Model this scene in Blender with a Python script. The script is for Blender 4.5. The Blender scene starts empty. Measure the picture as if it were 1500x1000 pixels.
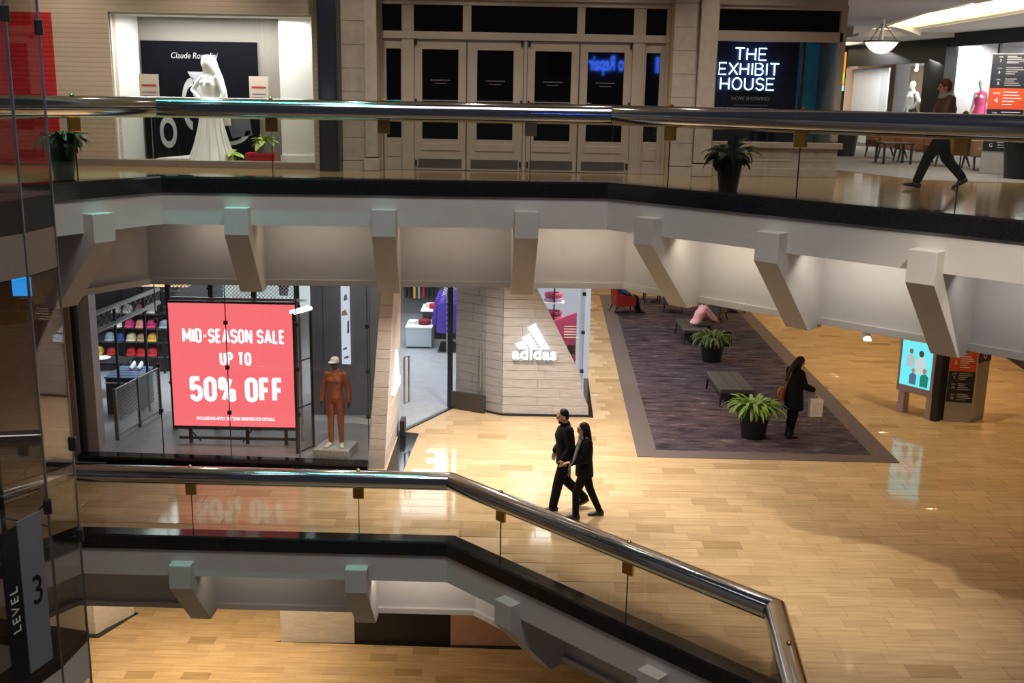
import bpy, bmesh, math, random
from mathutils import Vector, Matrix, Euler
random.seed(7)
sc = bpy.context.scene
COL = sc.collection
R = math.radians
U = 5.55            # finished floor of the upper level; the shopping floor below is z = 0
L2 = -5.55          # floor of the level underneath

# ------------------------------------------------------------------ camera
cam_d = bpy.data.cameras.new('camera')
cam_d.sensor_width = 36.0
cam_d.lens = 36.0 * 1546.0 / 1500.0
cam_d.clip_end = 300
cam = bpy.data.objects.new('camera', cam_d)
COL.objects.link(cam)
th = math.atan(360 / 1546.0); roll = R(1.05)
fw = Vector((0, math.cos(th), -math.sin(th)))
r0 = Vector((1, 0, 0)); u0 = r0.cross(fw)
rv = r0 * math.cos(roll) + u0 * math.sin(roll)
uv = -r0 * math.sin(roll) + u0 * math.cos(roll)
cam.matrix_world = Matrix(((rv.x, uv.x, -fw.x, 0), (rv.y, uv.y, -fw.y, 0), (rv.z, uv.z, -fw.z, 6.8), (0, 0, 0, 1)))
sc.camera = cam

# ------------------------------------------------------------------ world, exposure, area lights
w = bpy.data.worlds.new('world'); sc.world = w; w.use_nodes = True
w.node_tree.nodes['Background'].inputs[0].default_value = (0.80, 0.84, 1.0, 1)
w.node_tree.nodes['Background'].inputs[1].default_value = 0.035
sc.view_settings.view_transform = 'Standard'
sc.view_settings.look = 'None'
sc.view_settings.exposure = 0.0
sc.view_settings.gamma = 1.0
sc.view_settings.use_curve_mapping = False
try:
    sc.cycles.use_denoising = True
    sc.cycles.transparent_max_bounces = 32
    sc.cycles.max_bounces = 8
    sc.cycles.sample_clamp_indirect = 6.0
except Exception:
    pass

def area(name, loc, size, power, color, target=None, size_y=None, spread=180):
    d = bpy.data.lights.new(name, 'AREA'); d.energy = power; d.color = color
    d.shape = 'RECTANGLE' if size_y else 'SQUARE'; d.size = size
    if size_y: d.size_y = size_y
    d.spread = R(spread)
    o = bpy.data.objects.new(name, d); COL.objects.link(o); o.location = loc
    if target is not None:
        o.rotation_euler = (Vector(target) - Vector(loc)).to_track_quat('-Z', 'Y').to_euler()
    return o
def spot(name, loc, power, color, target, angle=80, blend=0.7, r=0.08):
    d = bpy.data.lights.new(name, 'SPOT'); d.energy = power; d.color = color
    d.spot_size = R(angle); d.spot_blend = blend; d.shadow_soft_size = r
    o = bpy.data.objects.new(name, d); COL.objects.link(o); o.location = loc
    o.rotation_euler = (Vector(target) - Vector(loc)).to_track_quat('-Z', 'Y').to_euler()
    return o
WARM = (1.0, 0.83, 0.62); NEUT = (1.0, 0.92, 0.82); COOL = (0.86, 0.93, 1.0); TEAL = (0.05, 1.0, 0.78)
# ceiling downlights over the shopping floor
SOFT = (1.0, .91, .80); AMBER = (1.0, .72, .38)
DOWN = [(-5.6, 17.6, 75, WARM), (-3.2, 17.4, 120, WARM), (-.9, 17.7, 520, SOFT), (.9, 18.2, 500, SOFT), (-.4, 20.2, 560, SOFT), (2.2, 20.2, 360, SOFT), (3.6, 17.4, 200, SOFT), (2.2, 24.5, 560, SOFT), (2.3, 29.5, 380, SOFT), (2.3, 35, 420, WARM),
        (6.6, 18.4, 110, WARM), (5.2, 24.0, 120, SOFT), (5.2, 30.5, 110, SOFT), (8.8, 17.5, 120, AMBER), (9.2, 22.0, 260, AMBER), (9.4, 27.0, 560, AMBER), (9.4, 33.0, 480, AMBER), (13.0, 18.0, 130, AMBER), (13.4, 24.5, 280, AMBER), (13.5, 31, 320, AMBER), (6.0, 38, 300, WARM), (18, 24, 260, AMBER)]
for x, y, p, c in DOWN: spot('downlight_beam', (x, y, 3.80), p, c, (x, y, 0), 125, .8, .07)
# atrium: beams and a broad fill added above the void to brighten floor and fascia
for x, y, p, tx, ty, an in [(4.4, 2.6, 8600, 4.8, 14.2, 18), (2.2, 4.5, 1700, 3.0, 14.6, 20), (8.0, 7.0, 300, 8.4, 15.0, 34)]: spot('atrium_beam', (x, y, 15.0), p, (1.0, .85, .64), (tx, ty, 0), an, 1.0, .12)
area('atrium_fill', (0.0, 6.0, 19.0), 8.0, 1250, (1.0, 0.95, 0.90), (0.0, 13.0, 3.0), 5.0)
area('atrium_teal_led', (-6.2, 14.15, 12.5), 7.0, 66, TEAL, (-6.2, 15.0, 0), 0.14, 40)  # unseen teal LED line above the gallery edge
# strip lamps tucked up behind the gallery fascia, washing the recessed panels
for k in range(4):
    q = (1.8, 3.78, 5.79, 7.9)[k]; area('soffit_strip', (1.35 + .707 * q + .24, 15.3 - .707 * q + .24, U - .66), 1.35, (8, 8, 4.2, .3)[k], ((1.0, .90, .74), (1.0, .92, .82), (1.0, .94, .90), (1, .9, .8))[k], (1.35 + .707 * q + .72, 15.3 - .707 * q + .72, U - 1.5), .07)
for x, p, sl in ((-4.45, 1.8, .7), (-2.9, 3.0, 1.4), (-.85, 3.4, 1.4), (.80, 4.5, .8), (1.5, 2.5, .35)): area('soffit_strip', (x, 15.52, U - .66), sl, p, (1.0, .86, .70), (x, 16.15, U - 1.5), .07)
for x, p in ((-4.0, 2.5), (-1.4, 8)): area('soffit_strip', (x, 15.6, -.66), 1.5, p, (1.0, .86, .74), (x, 16.2, -1.5), .07)
# lower level and walkways
area('ceiling_glow', (-6.6, 20.6, -1.95), 3.4, 250, (1.0, 0.78, 0.48), (-6.6, 20.6, -5.5), 1.2)
for x, p in ((-7.2, 80), (-5.0, 70), (-2.6, 50), (-.6, 52), (1.4, 52), (3.6, 52)): spot('walkway_beam', (x, 16.3, 9.4), p * 1.9, (1.0, .84, .66), (x, 17.0, 5.5), 110, .9, .06)
area('corridor_glow', (8.0, 19.5, 8.45), 2.0, 190, NEUT, (8.0, 20.5, 5.5), 5.0)
# shop interiors
area('shop_glow', (-8.9, 23.4, 3.7), 2.6, 110, COOL, (-9.1, 25.0, .8), .8)
area('shop_glow', (-6.0, 24.5, 3.8), 5.5, 300, COOL, (-6.0, 24.5, 0), 3.0)
area('shop_glow', (-3.1, 20.0, 3.8), 0.8, 22, COOL, (-3.1, 20.0, 0), 0.8)
area('shop_glow', (-1.9, 28.0, 3.8), 2.6, 210, COOL, (-1.9, 28.0, 0), 5.0)
area('shop_glow', (0.9, 25.5, 3.8), 0.9, 60, COOL, (0.9, 25.5, 0), 3.0)
area('bridal_window_lamp', (-4.9, 17.95, 7.92), 2.6, 84, (1.0, 0.98, 0.94), (-4.9, 18.1, 5.5), 0.35)
area('corridor_shop_fill', (10.0, 30.6, 8.3), 0.7, 110, (1, .97, .95), (10.3, 31.2, 6.0), 2.0)  # broad fills added to brighten the corridor shops, not fittings
area('corridor_shop_fill', (11.3, 28.9, 8.2), 0.7, 190, (1, .97, .95), (11.6, 29.6, 5.5), 3.0)
area('corridor_shop_fill', (12.6, 24.5, 8.25), 0.8, 260, (1, .97, .95), (12.6, 24.5, 5.5), 5.0)

# ------------------------------------------------------------------ materials
def newmat(name):
    m = bpy.data.materials.new(name); m.use_nodes = True
    return m, m.node_tree.nodes, m.node_tree.links, m.node_tree.nodes['Principled BSDF']
def P(name, col, rough=0.5, metal=0.0, noise=0.0, nscale=6.0, bump=0.0, bscale=40.0, spec=0.5, coat=0.0, emit=None, es=0.0, stretch=None, sheen=0.0):
    m, N, L, b = newmat(name)
    b.inputs['Base Color'].default_value = (*col, 1); b.inputs['Roughness'].default_value = rough
    b.inputs['Metallic'].default_value = metal; b.inputs['Specular IOR Level'].default_value = spec
    b.inputs['Coat Weight'].default_value = coat; b.inputs['Coat Roughness'].default_value = 0.05
    b.inputs['Sheen Weight'].default_value = sheen
    if emit: b.inputs['Emission Color'].default_value = (*emit, 1); b.inputs['Emission Strength'].default_value = es
    tc = None
    if noise or bump:
        tc = N.new('ShaderNodeTexCoord'); mp = N.new('ShaderNodeMapping'); L.new(tc.outputs['Object'], mp.inputs[0])
        if stretch: mp.inputs['Scale'].default_value = stretch
    if noise:
        n = N.new('ShaderNodeTexNoise'); n.inputs['Scale'].default_value = nscale; n.inputs['Detail'].default_value = 6
        L.new(mp.outputs[0], n.inputs['Vector'])
        r = N.new('ShaderNodeValToRGB'); r.color_ramp.elements[0].position = .3; r.color_ramp.elements[1].position = .7
        r.color_ramp.elements[0].color = tuple(max(0, c * (1 - noise)) for c in col) + (1,)
        r.color_ramp.elements[1].color = tuple(min(1, c * (1 + noise)) for c in col) + (1,)
        L.new(n.outputs['Fac'], r.inputs[0]); L.new(r.outputs[0], b.inputs['Base Color'])
    if bump:
        n2 = N.new('ShaderNodeTexNoise'); n2.inputs['Scale'].default_value = bscale; n2.inputs['Detail'].default_value = 3
        L.new(mp.outputs[0], n2.inputs['Vector']); bp = N.new('ShaderNodeBump'); bp.inputs['Strength'].default_value = bump
        bp.inputs['Distance'].default_value = 0.01
        L.new(n2.outputs['Fac'], bp.inputs['Height']); L.new(bp.outputs[0], b.inputs['Normal'])
    return m
def E_(name, col, s):
    m, N, L, b = newmat(name); N.remove(b); e = N.new('ShaderNodeEmission')
    e.inputs[0].default_value = (*col, 1); e.inputs[1].default_value = s
    L.new(e.outputs[0], N['Material Output'].inputs[0]); return m
def glassmat(name, tint=(0.93, 0.96, 0.94), refl=1.0, rough=0.0):
    m, N, L, b = newmat(name); N.remove(b)
    t = N.new('ShaderNodeBsdfTransparent'); t.inputs[0].default_value = (*tint, 1)
    g = N.new('ShaderNodeBsdfGlossy'); g.inputs['Roughness'].default_value = rough
    ge = N.new('ShaderNodeNewGeometry'); dt = N.new('ShaderNodeVectorMath'); dt.operation = 'DOT_PRODUCT'
    L.new(ge.outputs['Normal'], dt.inputs[0]); L.new(ge.outputs['Incoming'], dt.inputs[1])
    def mth(op, a, v):
        k = N.new('ShaderNodeMath'); k.operation = op; k.use_clamp = op == 'MULTIPLY_ADD'
        if isinstance(a, float): k.inputs[0].default_value = a; L.new(v, k.inputs[1])
        else:
            L.new(a, k.inputs[0])
            if v is not None: k.inputs[1].default_value = v
        return k
    ab = mth('ABSOLUTE', dt.outputs['Value'], None); om = mth('SUBTRACT', 1.0, ab.outputs[0]); pw = mth('POWER', om.outputs[0], 5.0)
    mu = mth('MULTIPLY_ADD', pw.outputs[0], .92 * refl); mu.inputs[2].default_value = .042 * refl
    mx = N.new('ShaderNodeMixShader'); L.new(mu.outputs[0], mx.inputs[0])
    L.new(t.outputs[0], mx.inputs[1]); L.new(g.outputs[0], mx.inputs[2]); L.new(mx.outputs[0], N['Material Output'].inputs[0])
    return m
def brickmat(name, col, mortar, bw, bh, rough=0.55, m_size=0.012, facing='Y', var=0.06):
    m, N, L, b = newmat(name); b.inputs['Roughness'].default_value = rough
    tc = N.new('ShaderNodeTexCoord'); sp = N.new('ShaderNodeSeparateXYZ'); cb = N.new('ShaderNodeCombineXYZ')
    L.new(tc.outputs['Object'], sp.inputs[0]); L.new(sp.outputs['X' if facing == 'Y' else 'Y'], cb.inputs[0]); L.new(sp.outputs['Z'], cb.inputs[1])
    br = N.new('ShaderNodeTexBrick'); br.inputs['Scale'].default_value = 1.0
    br.inputs['Brick Width'].default_value = bw; br.inputs['Row Height'].default_value = bh; br.inputs['Mortar Size'].default_value = m_size
    br.inputs['Color1'].default_value = (*col, 1); br.inputs['Color2'].default_value = tuple(c * (1 - var) for c in col) + (1,)
    br.inputs['Mortar'].default_value = (*mortar, 1); L.new(cb.outputs[0], br.inputs['Vector']); L.new(br.outputs['Color'], b.inputs['Base Color'])
    bp = N.new('ShaderNodeBump'); bp.inputs['Strength'].default_value = 0.4; bp.inputs['Distance'].default_value = .01; bp.invert = True
    L.new(br.outputs['Fac'], bp.inputs['Height']); L.new(bp.outputs[0], b.inputs['Normal']); return m
def tilemat(name, use_random, base=(0.60, 0.435, 0.255), dark=(0.43, 0.295, 0.155), light=(0.66, 0.49, 0.30), rough=0.075):
    m, N, L, b = newmat(name)
    if use_random:
        oi = N.new('ShaderNodeObjectInfo'); src = oi.outputs['Random']
    else:
        at = N.new('ShaderNodeAttribute'); at.attribute_name = 'tone'; src = at.outputs['Fac']
    r = N.new('ShaderNodeValToRGB'); e = r.color_ramp.elements; e[0].color = (*dark, 1); e[0].position = 0; e[1].color = (*light, 1); e[1].position = 1
    k = e.new(.06); k.color = (*[(a + 2 * c) / 3 for a, c in zip(dark, base)], 1)
    k = e.new(.20); k.color = (*[c * .97 for c in base], 1); k = e.new(.80); k.color = (*[c * 1.06 for c in base], 1)
    L.new(src, r.inputs[0])
    ge = N.new('ShaderNodeNewGeometry'); mp = N.new('ShaderNodeMapping'); mp.inputs['Scale'].default_value = (0.9, 14, 1)
    L.new(ge.outputs['Position'], mp.inputs[0]); n = N.new('ShaderNodeTexNoise'); n.inputs['Scale'].default_value = 1.3; n.inputs['Detail'].default_value = 5
    L.new(mp.outputs[0], n.inputs['Vector'])
    r2 = N.new('ShaderNodeValToRGB'); r2.color_ramp.elements[0].position = .32; r2.color_ramp.elements[0].color = (.70, .66, .60, 1)
    r2.color_ramp.elements[1].position = .66; r2.color_ramp.elements[1].color = (1, 1, 1, 1); L.new(n.outputs['Fac'], r2.inputs[0])
    mx = N.new('ShaderNodeMix'); mx.data_type = 'RGBA'; mx.blend_type = 'MULTIPLY'; mx.inputs['Factor'].default_value = 0.75
    L.new(r.outputs[0], mx.inputs['A']); L.new(r2.outputs[0], mx.inputs['B']); L.new(mx.outputs['Result'], b.inputs['Base Color'])
    b.inputs['Roughness'].default_value = rough; b.inputs['Specular IOR Level'].default_value = 0.8
    n3 = N.new('ShaderNodeTexNoise'); n3.inputs['Scale'].default_value = 2.0; L.new(ge.outputs['Position'], n3.inputs['Vector'])
    mr = N.new('ShaderNodeMapRange'); mr.inputs['To Min'].default_value = rough * .7; mr.inputs['To Max'].default_value = rough * 1.5
    L.new(n3.outputs['Fac'], mr.inputs['Value']); L.new(mr.outputs[0], b.inputs['Roughness']); return m
def carpetmat(name):
    m, N, L, b = newmat(name); b.inputs['Roughness'].default_value = .95; b.inputs['Specular IOR Level'].default_value = .1
    ge = N.new('ShaderNodeNewGeometry')
    def noise(scale, st, det=6):
        mp = N.new('ShaderNodeMapping'); mp.inputs['Scale'].default_value = st; L.new(ge.outputs['Position'], mp.inputs[0])
        n = N.new('ShaderNodeTexNoise'); n.inputs['Scale'].default_value = scale; n.inputs['Detail'].default_value = det; n.inputs['Roughness'].default_value = .7
        L.new(mp.outputs[0], n.inputs['Vector']); return n.outputs['Fac']
    a = noise(1.0, (1.5, 6.0, 1)); r = N.new('ShaderNodeValToRGB'); e = r.color_ramp.elements
    e[0].position = .33; e[0].color = (.018, .013, .015, 1); e[1].position = .68; e[1].color = (.24, .215, .22, 1)
    for p, c in ((.43, (.042, .034, .040, 1)), (.51, (.086, .068, .082, 1)), (.57, (.086, .056, .048, 1)), (.62, (.150, .130, .145, 1))): k = e.new(p); k.color = c
    L.new(a, r.inputs[0]); g = noise(.25, (1, 1, 1), 2); r2 = N.new('ShaderNodeValToRGB')
    r2.color_ramp.elements[0].position = .35; r2.color_ramp.elements[0].color = (.72, .78, .92, 1); r2.color_ramp.elements[1].position = .65; r2.color_ramp.elements[1].color = (1.15, 1.0, 1.0, 1)
    L.new(g, r2.inputs[0]); mx = N.new('ShaderNodeMix'); mx.data_type = 'RGBA'; mx.blend_type = 'MULTIPLY'; mx.inputs['Factor'].default_value = 1
    L.new(r.outputs[0], mx.inputs['A']); L.new(r2.outputs[0], mx.inputs['B']); L.new(mx.outputs['Result'], b.inputs['Base Color']); return m

m_tile_obj = tilemat('floor_tile_single', True); m_tile = tilemat('floor_tile', False)
m_upfloor = tilemat('upper_floor_stone', False, (0.40, 0.27, 0.13), (0.34, .22, .10), (.48, .34, .18), rough=.10)
m_grout = P('grout', (0.48, 0.335, 0.19), .6)
m_chrome = P('chrome', (0.58, 0.60, 0.64), .12, 1.0)
m_steel = P('brushed_steel', (0.45, 0.45, 0.46), .3, 1.0)
m_brass = P('brass', (0.62, 0.38, 0.10), .28, 1.0)
m_granite = P('black_granite', (0.012, 0.011, 0.012), .10, 0, .5, 60)
m_plaster = P('painted_plaster', (0.60, 0.575, 0.55), .75, 0, .03, 3)
m_plaster2 = P('painted_bracket', (0.58, 0.555, 0.53), .75, 0, .03, 3)
m_ceil = P('ceiling_paint', (0.72, 0.68, 0.62), .8, 0, .02, 2)
m_railglass = glassmat('rail_glass', (.84, .84, .81), 1.15)
m_shopglass = glassmat('shop_glass', (.95, .965, .96), .8)
m_shaftglass = glassmat('shaft_glass', (.93, .92, .91), 1.3)
m_brick = brickmat('glazed_brick', (.60, .475, .39), (.50, .39, .315), 3.2, .075, .5, .010)
m_redbrick = brickmat('red_painted_brick', (.55, .022, .030), (.33, .012, .018), 3.2, .075, .5, .010)
m_stone = P('limestone', (.50, .44, .38), .6, 0, .10, 9, .15, 60)
m_doorpaint = P('door_paint', (.46, .395, .345), .5, 0, .04, 4)
m_blackglass = P('dark_pane', (.003, .003, .004), .03, 0, spec=.5)
m_kick = P('kick_plate', (.20, .19, .19), .35, .7)
m_darksteel = P('dark_steel', (.055, .050, .052), .4, .6)
m_bluesteel = P('blued_steel', (.10, .10, .145), .3, .8)
m_black = P('black_paint', (.012, .012, .013), .45)
m_white = P('white_paint', (.82, .82, .80), .6)
m_greywall = P('grey_shop_wall', (.17, .165, .175), .55, 0, .10, 3)
m_greyfloor = P('shop_screed', (.42, .43, .45), .22, 0, .08, 4)
m_plank = P('striped_grey_wood', (.43, .415, .415), .55, 0, .20, 3.0, .2, 30, stretch=(1.2, 1, 16))
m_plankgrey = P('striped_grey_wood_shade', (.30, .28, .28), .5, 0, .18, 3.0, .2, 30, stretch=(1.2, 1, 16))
m_block = P('travertine_block', (.56, .52, .50), .6, 0, .12, 6, .2, 40, stretch=(1, 1, 5))
m_pillar = P('brown_stone', (.27, .205, .17), .5, 0, .14, 6, .2, 40, stretch=(1, 1, 5))
m_carpet = carpetmat('mottled_carpet'); m_rugborder = P('carpet_border', (.135, .108, .106), .95, 0, .08, 30, spec=.1)
m_greycarpet = P('grey_carpet', (.24, .235, .25), .95, 0, .12, 8, spec=.1)
m_leather = P('black_leather', (.085, .078, .080), .42, 0, .1, 20, .2, 120)
m_darkwood = P('dark_wood', (.030, .020, .016), .4)
m_redleather = P('red_upholstery', (.26, .012, .010), .5, 0, .08, 12)
m_rust = P('orange_brown_upholstery', (.20, .065, .022), .6, 0, .1, 12)
m_tan = P('tan_upholstery', (.30, .20, .10), .6, 0, .1, 12)
m_pot = P('black_planter', (.010, .010, .010), .35)
m_soil = P('potting_soil', (.03, .02, .013), .95)
m_leaf = P('bright_leaf', (.17, .30, .045), .42, 0, .35, 3)
m_leaf2 = P('dull_leaf', (.10, .15, .035), .5, 0, .35, 3)
m_leaf3 = P('dark_leaf', (.030, .050, .022), .4, 0, .4, 3)
m_skin = P('skin', (.52, .30, .20), .5)
m_eye = P('eye', (.03, .02, .02), .2)
m_lip = P('lips', (.42, .14, .12), .5)
m_navy = P('navy_panel', (.010, .011, .022), .35)
m_orange = P('orange_panel', (.56, .070, .018), .4)
m_text = P('white_lettering', (.75, .74, .72), .5)
m_greypanel = P('grey_panel', (.36, .35, .35), .45, 0, .03, 4)
m_greenish = P('sign_grey', (.22, .25, .30), .4)
# ------------------------------------------------------------------ mesh helpers
class MB:
    def __init__(s): s.v = []; s.f = []
    def add(s, vs, fs):
        o = len(s.v); s.v += [tuple(p) for p in vs]; s.f += [tuple(i + o for i in q) for q in fs]; return s
    def box(s, x0, x1, y0, y1, z0, z1):
        return s.add([(x0, y0, z0), (x1, y0, z0), (x1, y1, z0), (x0, y1, z0), (x0, y0, z1), (x1, y0, z1), (x1, y1, z1), (x0, y1, z1)],
                     [(0, 3, 2, 1), (4, 5, 6, 7), (0, 1, 5, 4), (1, 2, 6, 5), (2, 3, 7, 6), (3, 0, 4, 7)])
    def obox(s, c, sz, rot=(0, 0, 0)):
        M = Matrix.Translation(Vector(c)) @ Euler(rot).to_matrix().to_4x4()
        h = [x / 2 for x in sz]; b = MB().box(-h[0], h[0], -h[1], h[1], -h[2], h[2])
        return s.add([M @ Vector(p) for p in b.v], b.f)
    def prism(s, poly, z0, z1):
        n = len(poly); a = sum(poly[i][0] * poly[(i + 1) % n][1] - poly[(i + 1) % n][0] * poly[i][1] for i in range(n))
        if a < 0: poly = poly[::-1]
        vs = [(x, y, z0) for x, y in poly] + [(x, y, z1) for x, y in poly]
        return s.add(vs, [tuple(range(n))[::-1], tuple(range(n, 2 * n))] + [(i, (i + 1) % n, n + (i + 1) % n, n + i) for i in range(n)])
    def extr(s, poly3, vec):     # planar 3-D polygon pushed along vec
        n = len(poly3); vec = Vector(vec); a = [Vector(p) for p in poly3]; b = [p + vec for p in a]
        nrm = Vector()
        for i in range(n): nrm += a[i].cross(a[(i + 1) % n])
        if nrm.dot(vec) > 0: a, b = b, a; vec = -vec
        # bottom face looks along its own normal, away from the push
        return s.add(a + b, [tuple(range(n)), tuple(range(n, 2 * n))[::-1]] + [((i + 1) % n, i, n + i, n + (i + 1) % n) for i in range(n)])
    def rings(s, rs, cap=True, closed=False):
        n = len(rs[0]); vs = [p for r in rs for p in r]; fs = []
        m = len(rs)
        for k in range(m if closed else m - 1):
            for i in range(n):
                j = (i + 1) % n; k2 = (k + 1) % m
                fs.append((k * n + i, k * n + j, k2 * n + j, k2 * n + i))
        if cap and not closed: fs += [tuple(range(n))[::-1], tuple(range((m - 1) * n, m * n))]
        return s.add(vs, fs)
    def tube(s, pts, r, n=8, r1=None):
        pts = [Vector(p) for p in pts]; rs = []; m = len(pts)
        rad = [r + ((r1 if r1 is not None else r) - r) * i / max(1, m - 1) for i in range(m)]
        d0 = (pts[1] - pts[0]).normalized(); ref = Vector((0, 0, 1)) if abs(d0.z) < .9 else Vector((1, 0, 0))
        for i, p in enumerate(pts):
            d = ((pts[min(i + 1, m - 1)] - p).normalized() + (p - pts[max(i - 1, 0)]).normalized()).normalized()
            a = (ref - d * ref.dot(d)).normalized(); b = d.cross(a)
            rs.append([p + (a * math.cos(2 * math.pi * k / n) + b * math.sin(2 * math.pi * k / n)) * rad[i] for k in range(n)])
        return s.rings(rs)
    def lathe(s, prof, c=(0, 0, 0), n=24):
        return s.rings([[(c[0] + r * math.cos(2 * math.pi * k / n), c[1] + r * math.sin(2 * math.pi * k / n), c[2] + z) for k in range(n)] for r, z in prof])
    def ell(s, c, r, rot=(0, 0, 0), nu=14, nv=9):
        M = Matrix.Translation(Vector(c)) @ Euler(rot).to_matrix().to_4x4(); rs = []
        for j in range(nv):
            a = -math.pi / 2 + math.pi * (j + .5) / nv
            rs.append([M @ Vector((r[0] * math.cos(a) * math.cos(2 * math.pi * k / nu), r[1] * math.cos(a) * math.sin(2 * math.pi * k / nu), r[2] * math.sin(a))) for k in range(nu)])
        return s.rings(rs)
    def cone(s, p0, ra, p1, rb, n=12):    # capsule-like tapered limb
        p0 = Vector(p0); p1 = Vector(p1); d = (p1 - p0).normalized()
        q = [(p0 - d * ra * .95, ra * .25), (p0 - d * ra * .6, ra * .8), (p0, ra), (p1, rb), (p1 + d * rb * .6, rb * .8), (p1 + d * rb * .95, rb * .25)]
        ref = Vector((0, 0, 1)) if abs(d.z) < .9 else Vector((1, 0, 0)); a = (ref - d * ref.dot(d)).normalized(); b = d.cross(a)
        return s.rings([[p + (a * math.cos(2 * math.pi * k / n) + b * math.sin(2 * math.pi * k / n)) * r for k in range(n)] for p, r in q])
    def loft(s, secs, n=18, axis=None):      # secs: (centre, half width along side, half depth, [side vector])
        rs = []
        for sec in secs:
            c = Vector(sec[0]); a, b = sec[1], sec[2]; sd = Vector(sec[3]) if len(sec) > 3 else Vector((1, 0, 0))
            up = Vector(sec[4]) if len(sec) > 4 else Vector((0, 0, 1)); fd = up.cross(sd).normalized()
            rs.append([c + sd * a * math.cos(2 * math.pi * k / n) + fd * b * math.sin(2 * math.pi * k / n) for k in range(n)])
        return s.rings(rs)
    def join(s, o, M=None): return s.add([M @ Vector(p) for p in o.v] if M else o.v, o.f)

def wmat(o):
    m = Matrix.Identity(4)
    while o is not None: m = o.matrix_basis @ m; o = o.parent
    return m
def link(o, parent=None):
    COL.objects.link(o)
    if parent is not None: o.parent = parent
    return o
def tag(o, label=None, cat=None, group=None, kind=None):
    if label: o['label'] = label
    if cat: o['category'] = cat
    if group: o['group'] = group
    if kind: o['kind'] = kind
    return o
def mesh(name, mb, mats, smooth=False, fix=True):
    me = bpy.data.meshes.new(name); me.from_pydata(mb.v, [], mb.f)
    for m in (mats if isinstance(mats, (list, tuple)) else [mats]): me.materials.append(m)
    if fix:
        bm = bmesh.new(); bm.from_mesh(me); bmesh.ops.recalc_face_normals(bm, faces=bm.faces); bm.to_mesh(me); bm.free()
    if smooth:
        me.polygons.foreach_set('use_smooth', [True] * len(me.polygons))
        try: me.set_sharp_from_angle(angle=R(40))
        except Exception: pass
    me.update(); return me
def obj(name, mb, mat, parent=None, world=True, smooth=False, bevel=0, label=None, kind=None):
    v = mb.v
    if parent is not None and world:
        inv = wmat(parent).inverted(); mb2 = MB(); mb2.f = mb.f; mb2.v = [tuple(inv @ Vector(p)) for p in v]; mb = mb2
    o = bpy.data.objects.new(name, mesh(name, mb, mat, smooth)); link(o, parent)
    if bevel:
        b = o.modifiers.new('bevel', 'BEVEL'); b.width = bevel; b.segments = 2; b.limit_method = 'ANGLE'
    return tag(o, label, kind=kind)
def thing(name, label, cat, loc=(0, 0, 0), rz=0, group=None):
    o = bpy.data.objects.new(name, None); o.empty_display_size = .2; o.location = loc; o.rotation_euler = (0, 0, rz)
    link(o); return tag(o, label, cat, group)
def struct(name, mb, mat, parent=None, **k):
    o = obj(name, mb, mat, parent, **k)
    if parent is None: o['kind'] = 'structure'
    return o
def sthing(name, loc=(0, 0, 0)):
    o = bpy.data.objects.new(name, None); o.location = loc; link(o); o['kind'] = 'structure'; return o
def dup(o, parent=None, loc=None, rz=None, label=None):
    c = o.copy(); COL.objects.link(c); c.parent = parent
    if loc is not None: c.location = loc
    if rz is not None: c.rotation_euler = (0, 0, rz)
    if label: c['label'] = label
    for ch in list(o.children): dup(ch, c)
    return c
def text(name, s, mat, parent, loc, size, rot=(math.pi / 2, 0, 0), ex=.004, xs=1.0, bold=0.0, align='CENTER', spacing=1.0, shear=0, bevel=0, ls=1.0):
    cu = bpy.data.curves.new(name, 'FONT'); cu.body = s; cu.size = size; cu.extrude = ex; cu.offset = bold; cu.align_x = align; cu.align_y = 'CENTER'
    cu.space_character = spacing; cu.shear = shear; cu.bevel_depth = bevel; cu.space_line = ls
    t = bpy.data.objects.new(name, cu); COL.objects.link(t); dg = bpy.context.evaluated_depsgraph_get(); dg.update()
    me = bpy.data.meshes.new_from_object(t.evaluated_get(dg)); bpy.data.objects.remove(t); me.materials.clear(); me.materials.append(mat)
    M = Matrix.Translation(Vector(loc)) @ Euler(rot).to_matrix().to_4x4() @ Matrix.Diagonal((xs, 1, 1, 1))
    if parent is not None: M = wmat(parent).inverted() @ M
    me.transform(M); me.name = name
    o = bpy.data.objects.new(name, me); return link(o, parent)
def remesh(name, mb, voxel, mat, parent=None, smooth=4, world=False, keep=None):
    """closed overlapping lumps fused into one continuous skin"""
    me = bpy.data.meshes.new(name); me.from_pydata(mb.v, [], mb.f); bm = bmesh.new(); bm.from_mesh(me)
    bmesh.ops.recalc_face_normals(bm, faces=bm.faces); bm.to_mesh(me); bm.free()
    t = bpy.data.objects.new(name, me); COL.objects.link(t)
    r = t.modifiers.new('r', 'REMESH'); r.mode = 'VOXEL'; r.voxel_size = voxel
    if smooth: q = t.modifiers.new('s', 'SMOOTH'); q.factor = .5; q.iterations = smooth
    dg = bpy.context.evaluated_depsgraph_get(); dg.update()
    out = bpy.data.meshes.new_from_object(t.evaluated_get(dg)); bpy.data.objects.remove(t)
    out.polygons.foreach_set('use_smooth', [True] * len(out.polygons)); out.materials.clear()
    for m in (mat if isinstance(mat, (list, tuple)) else [mat]): out.materials.append(m)
    out.name = name; o = bpy.data.objects.new(name, out); link(o, parent); return o

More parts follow.
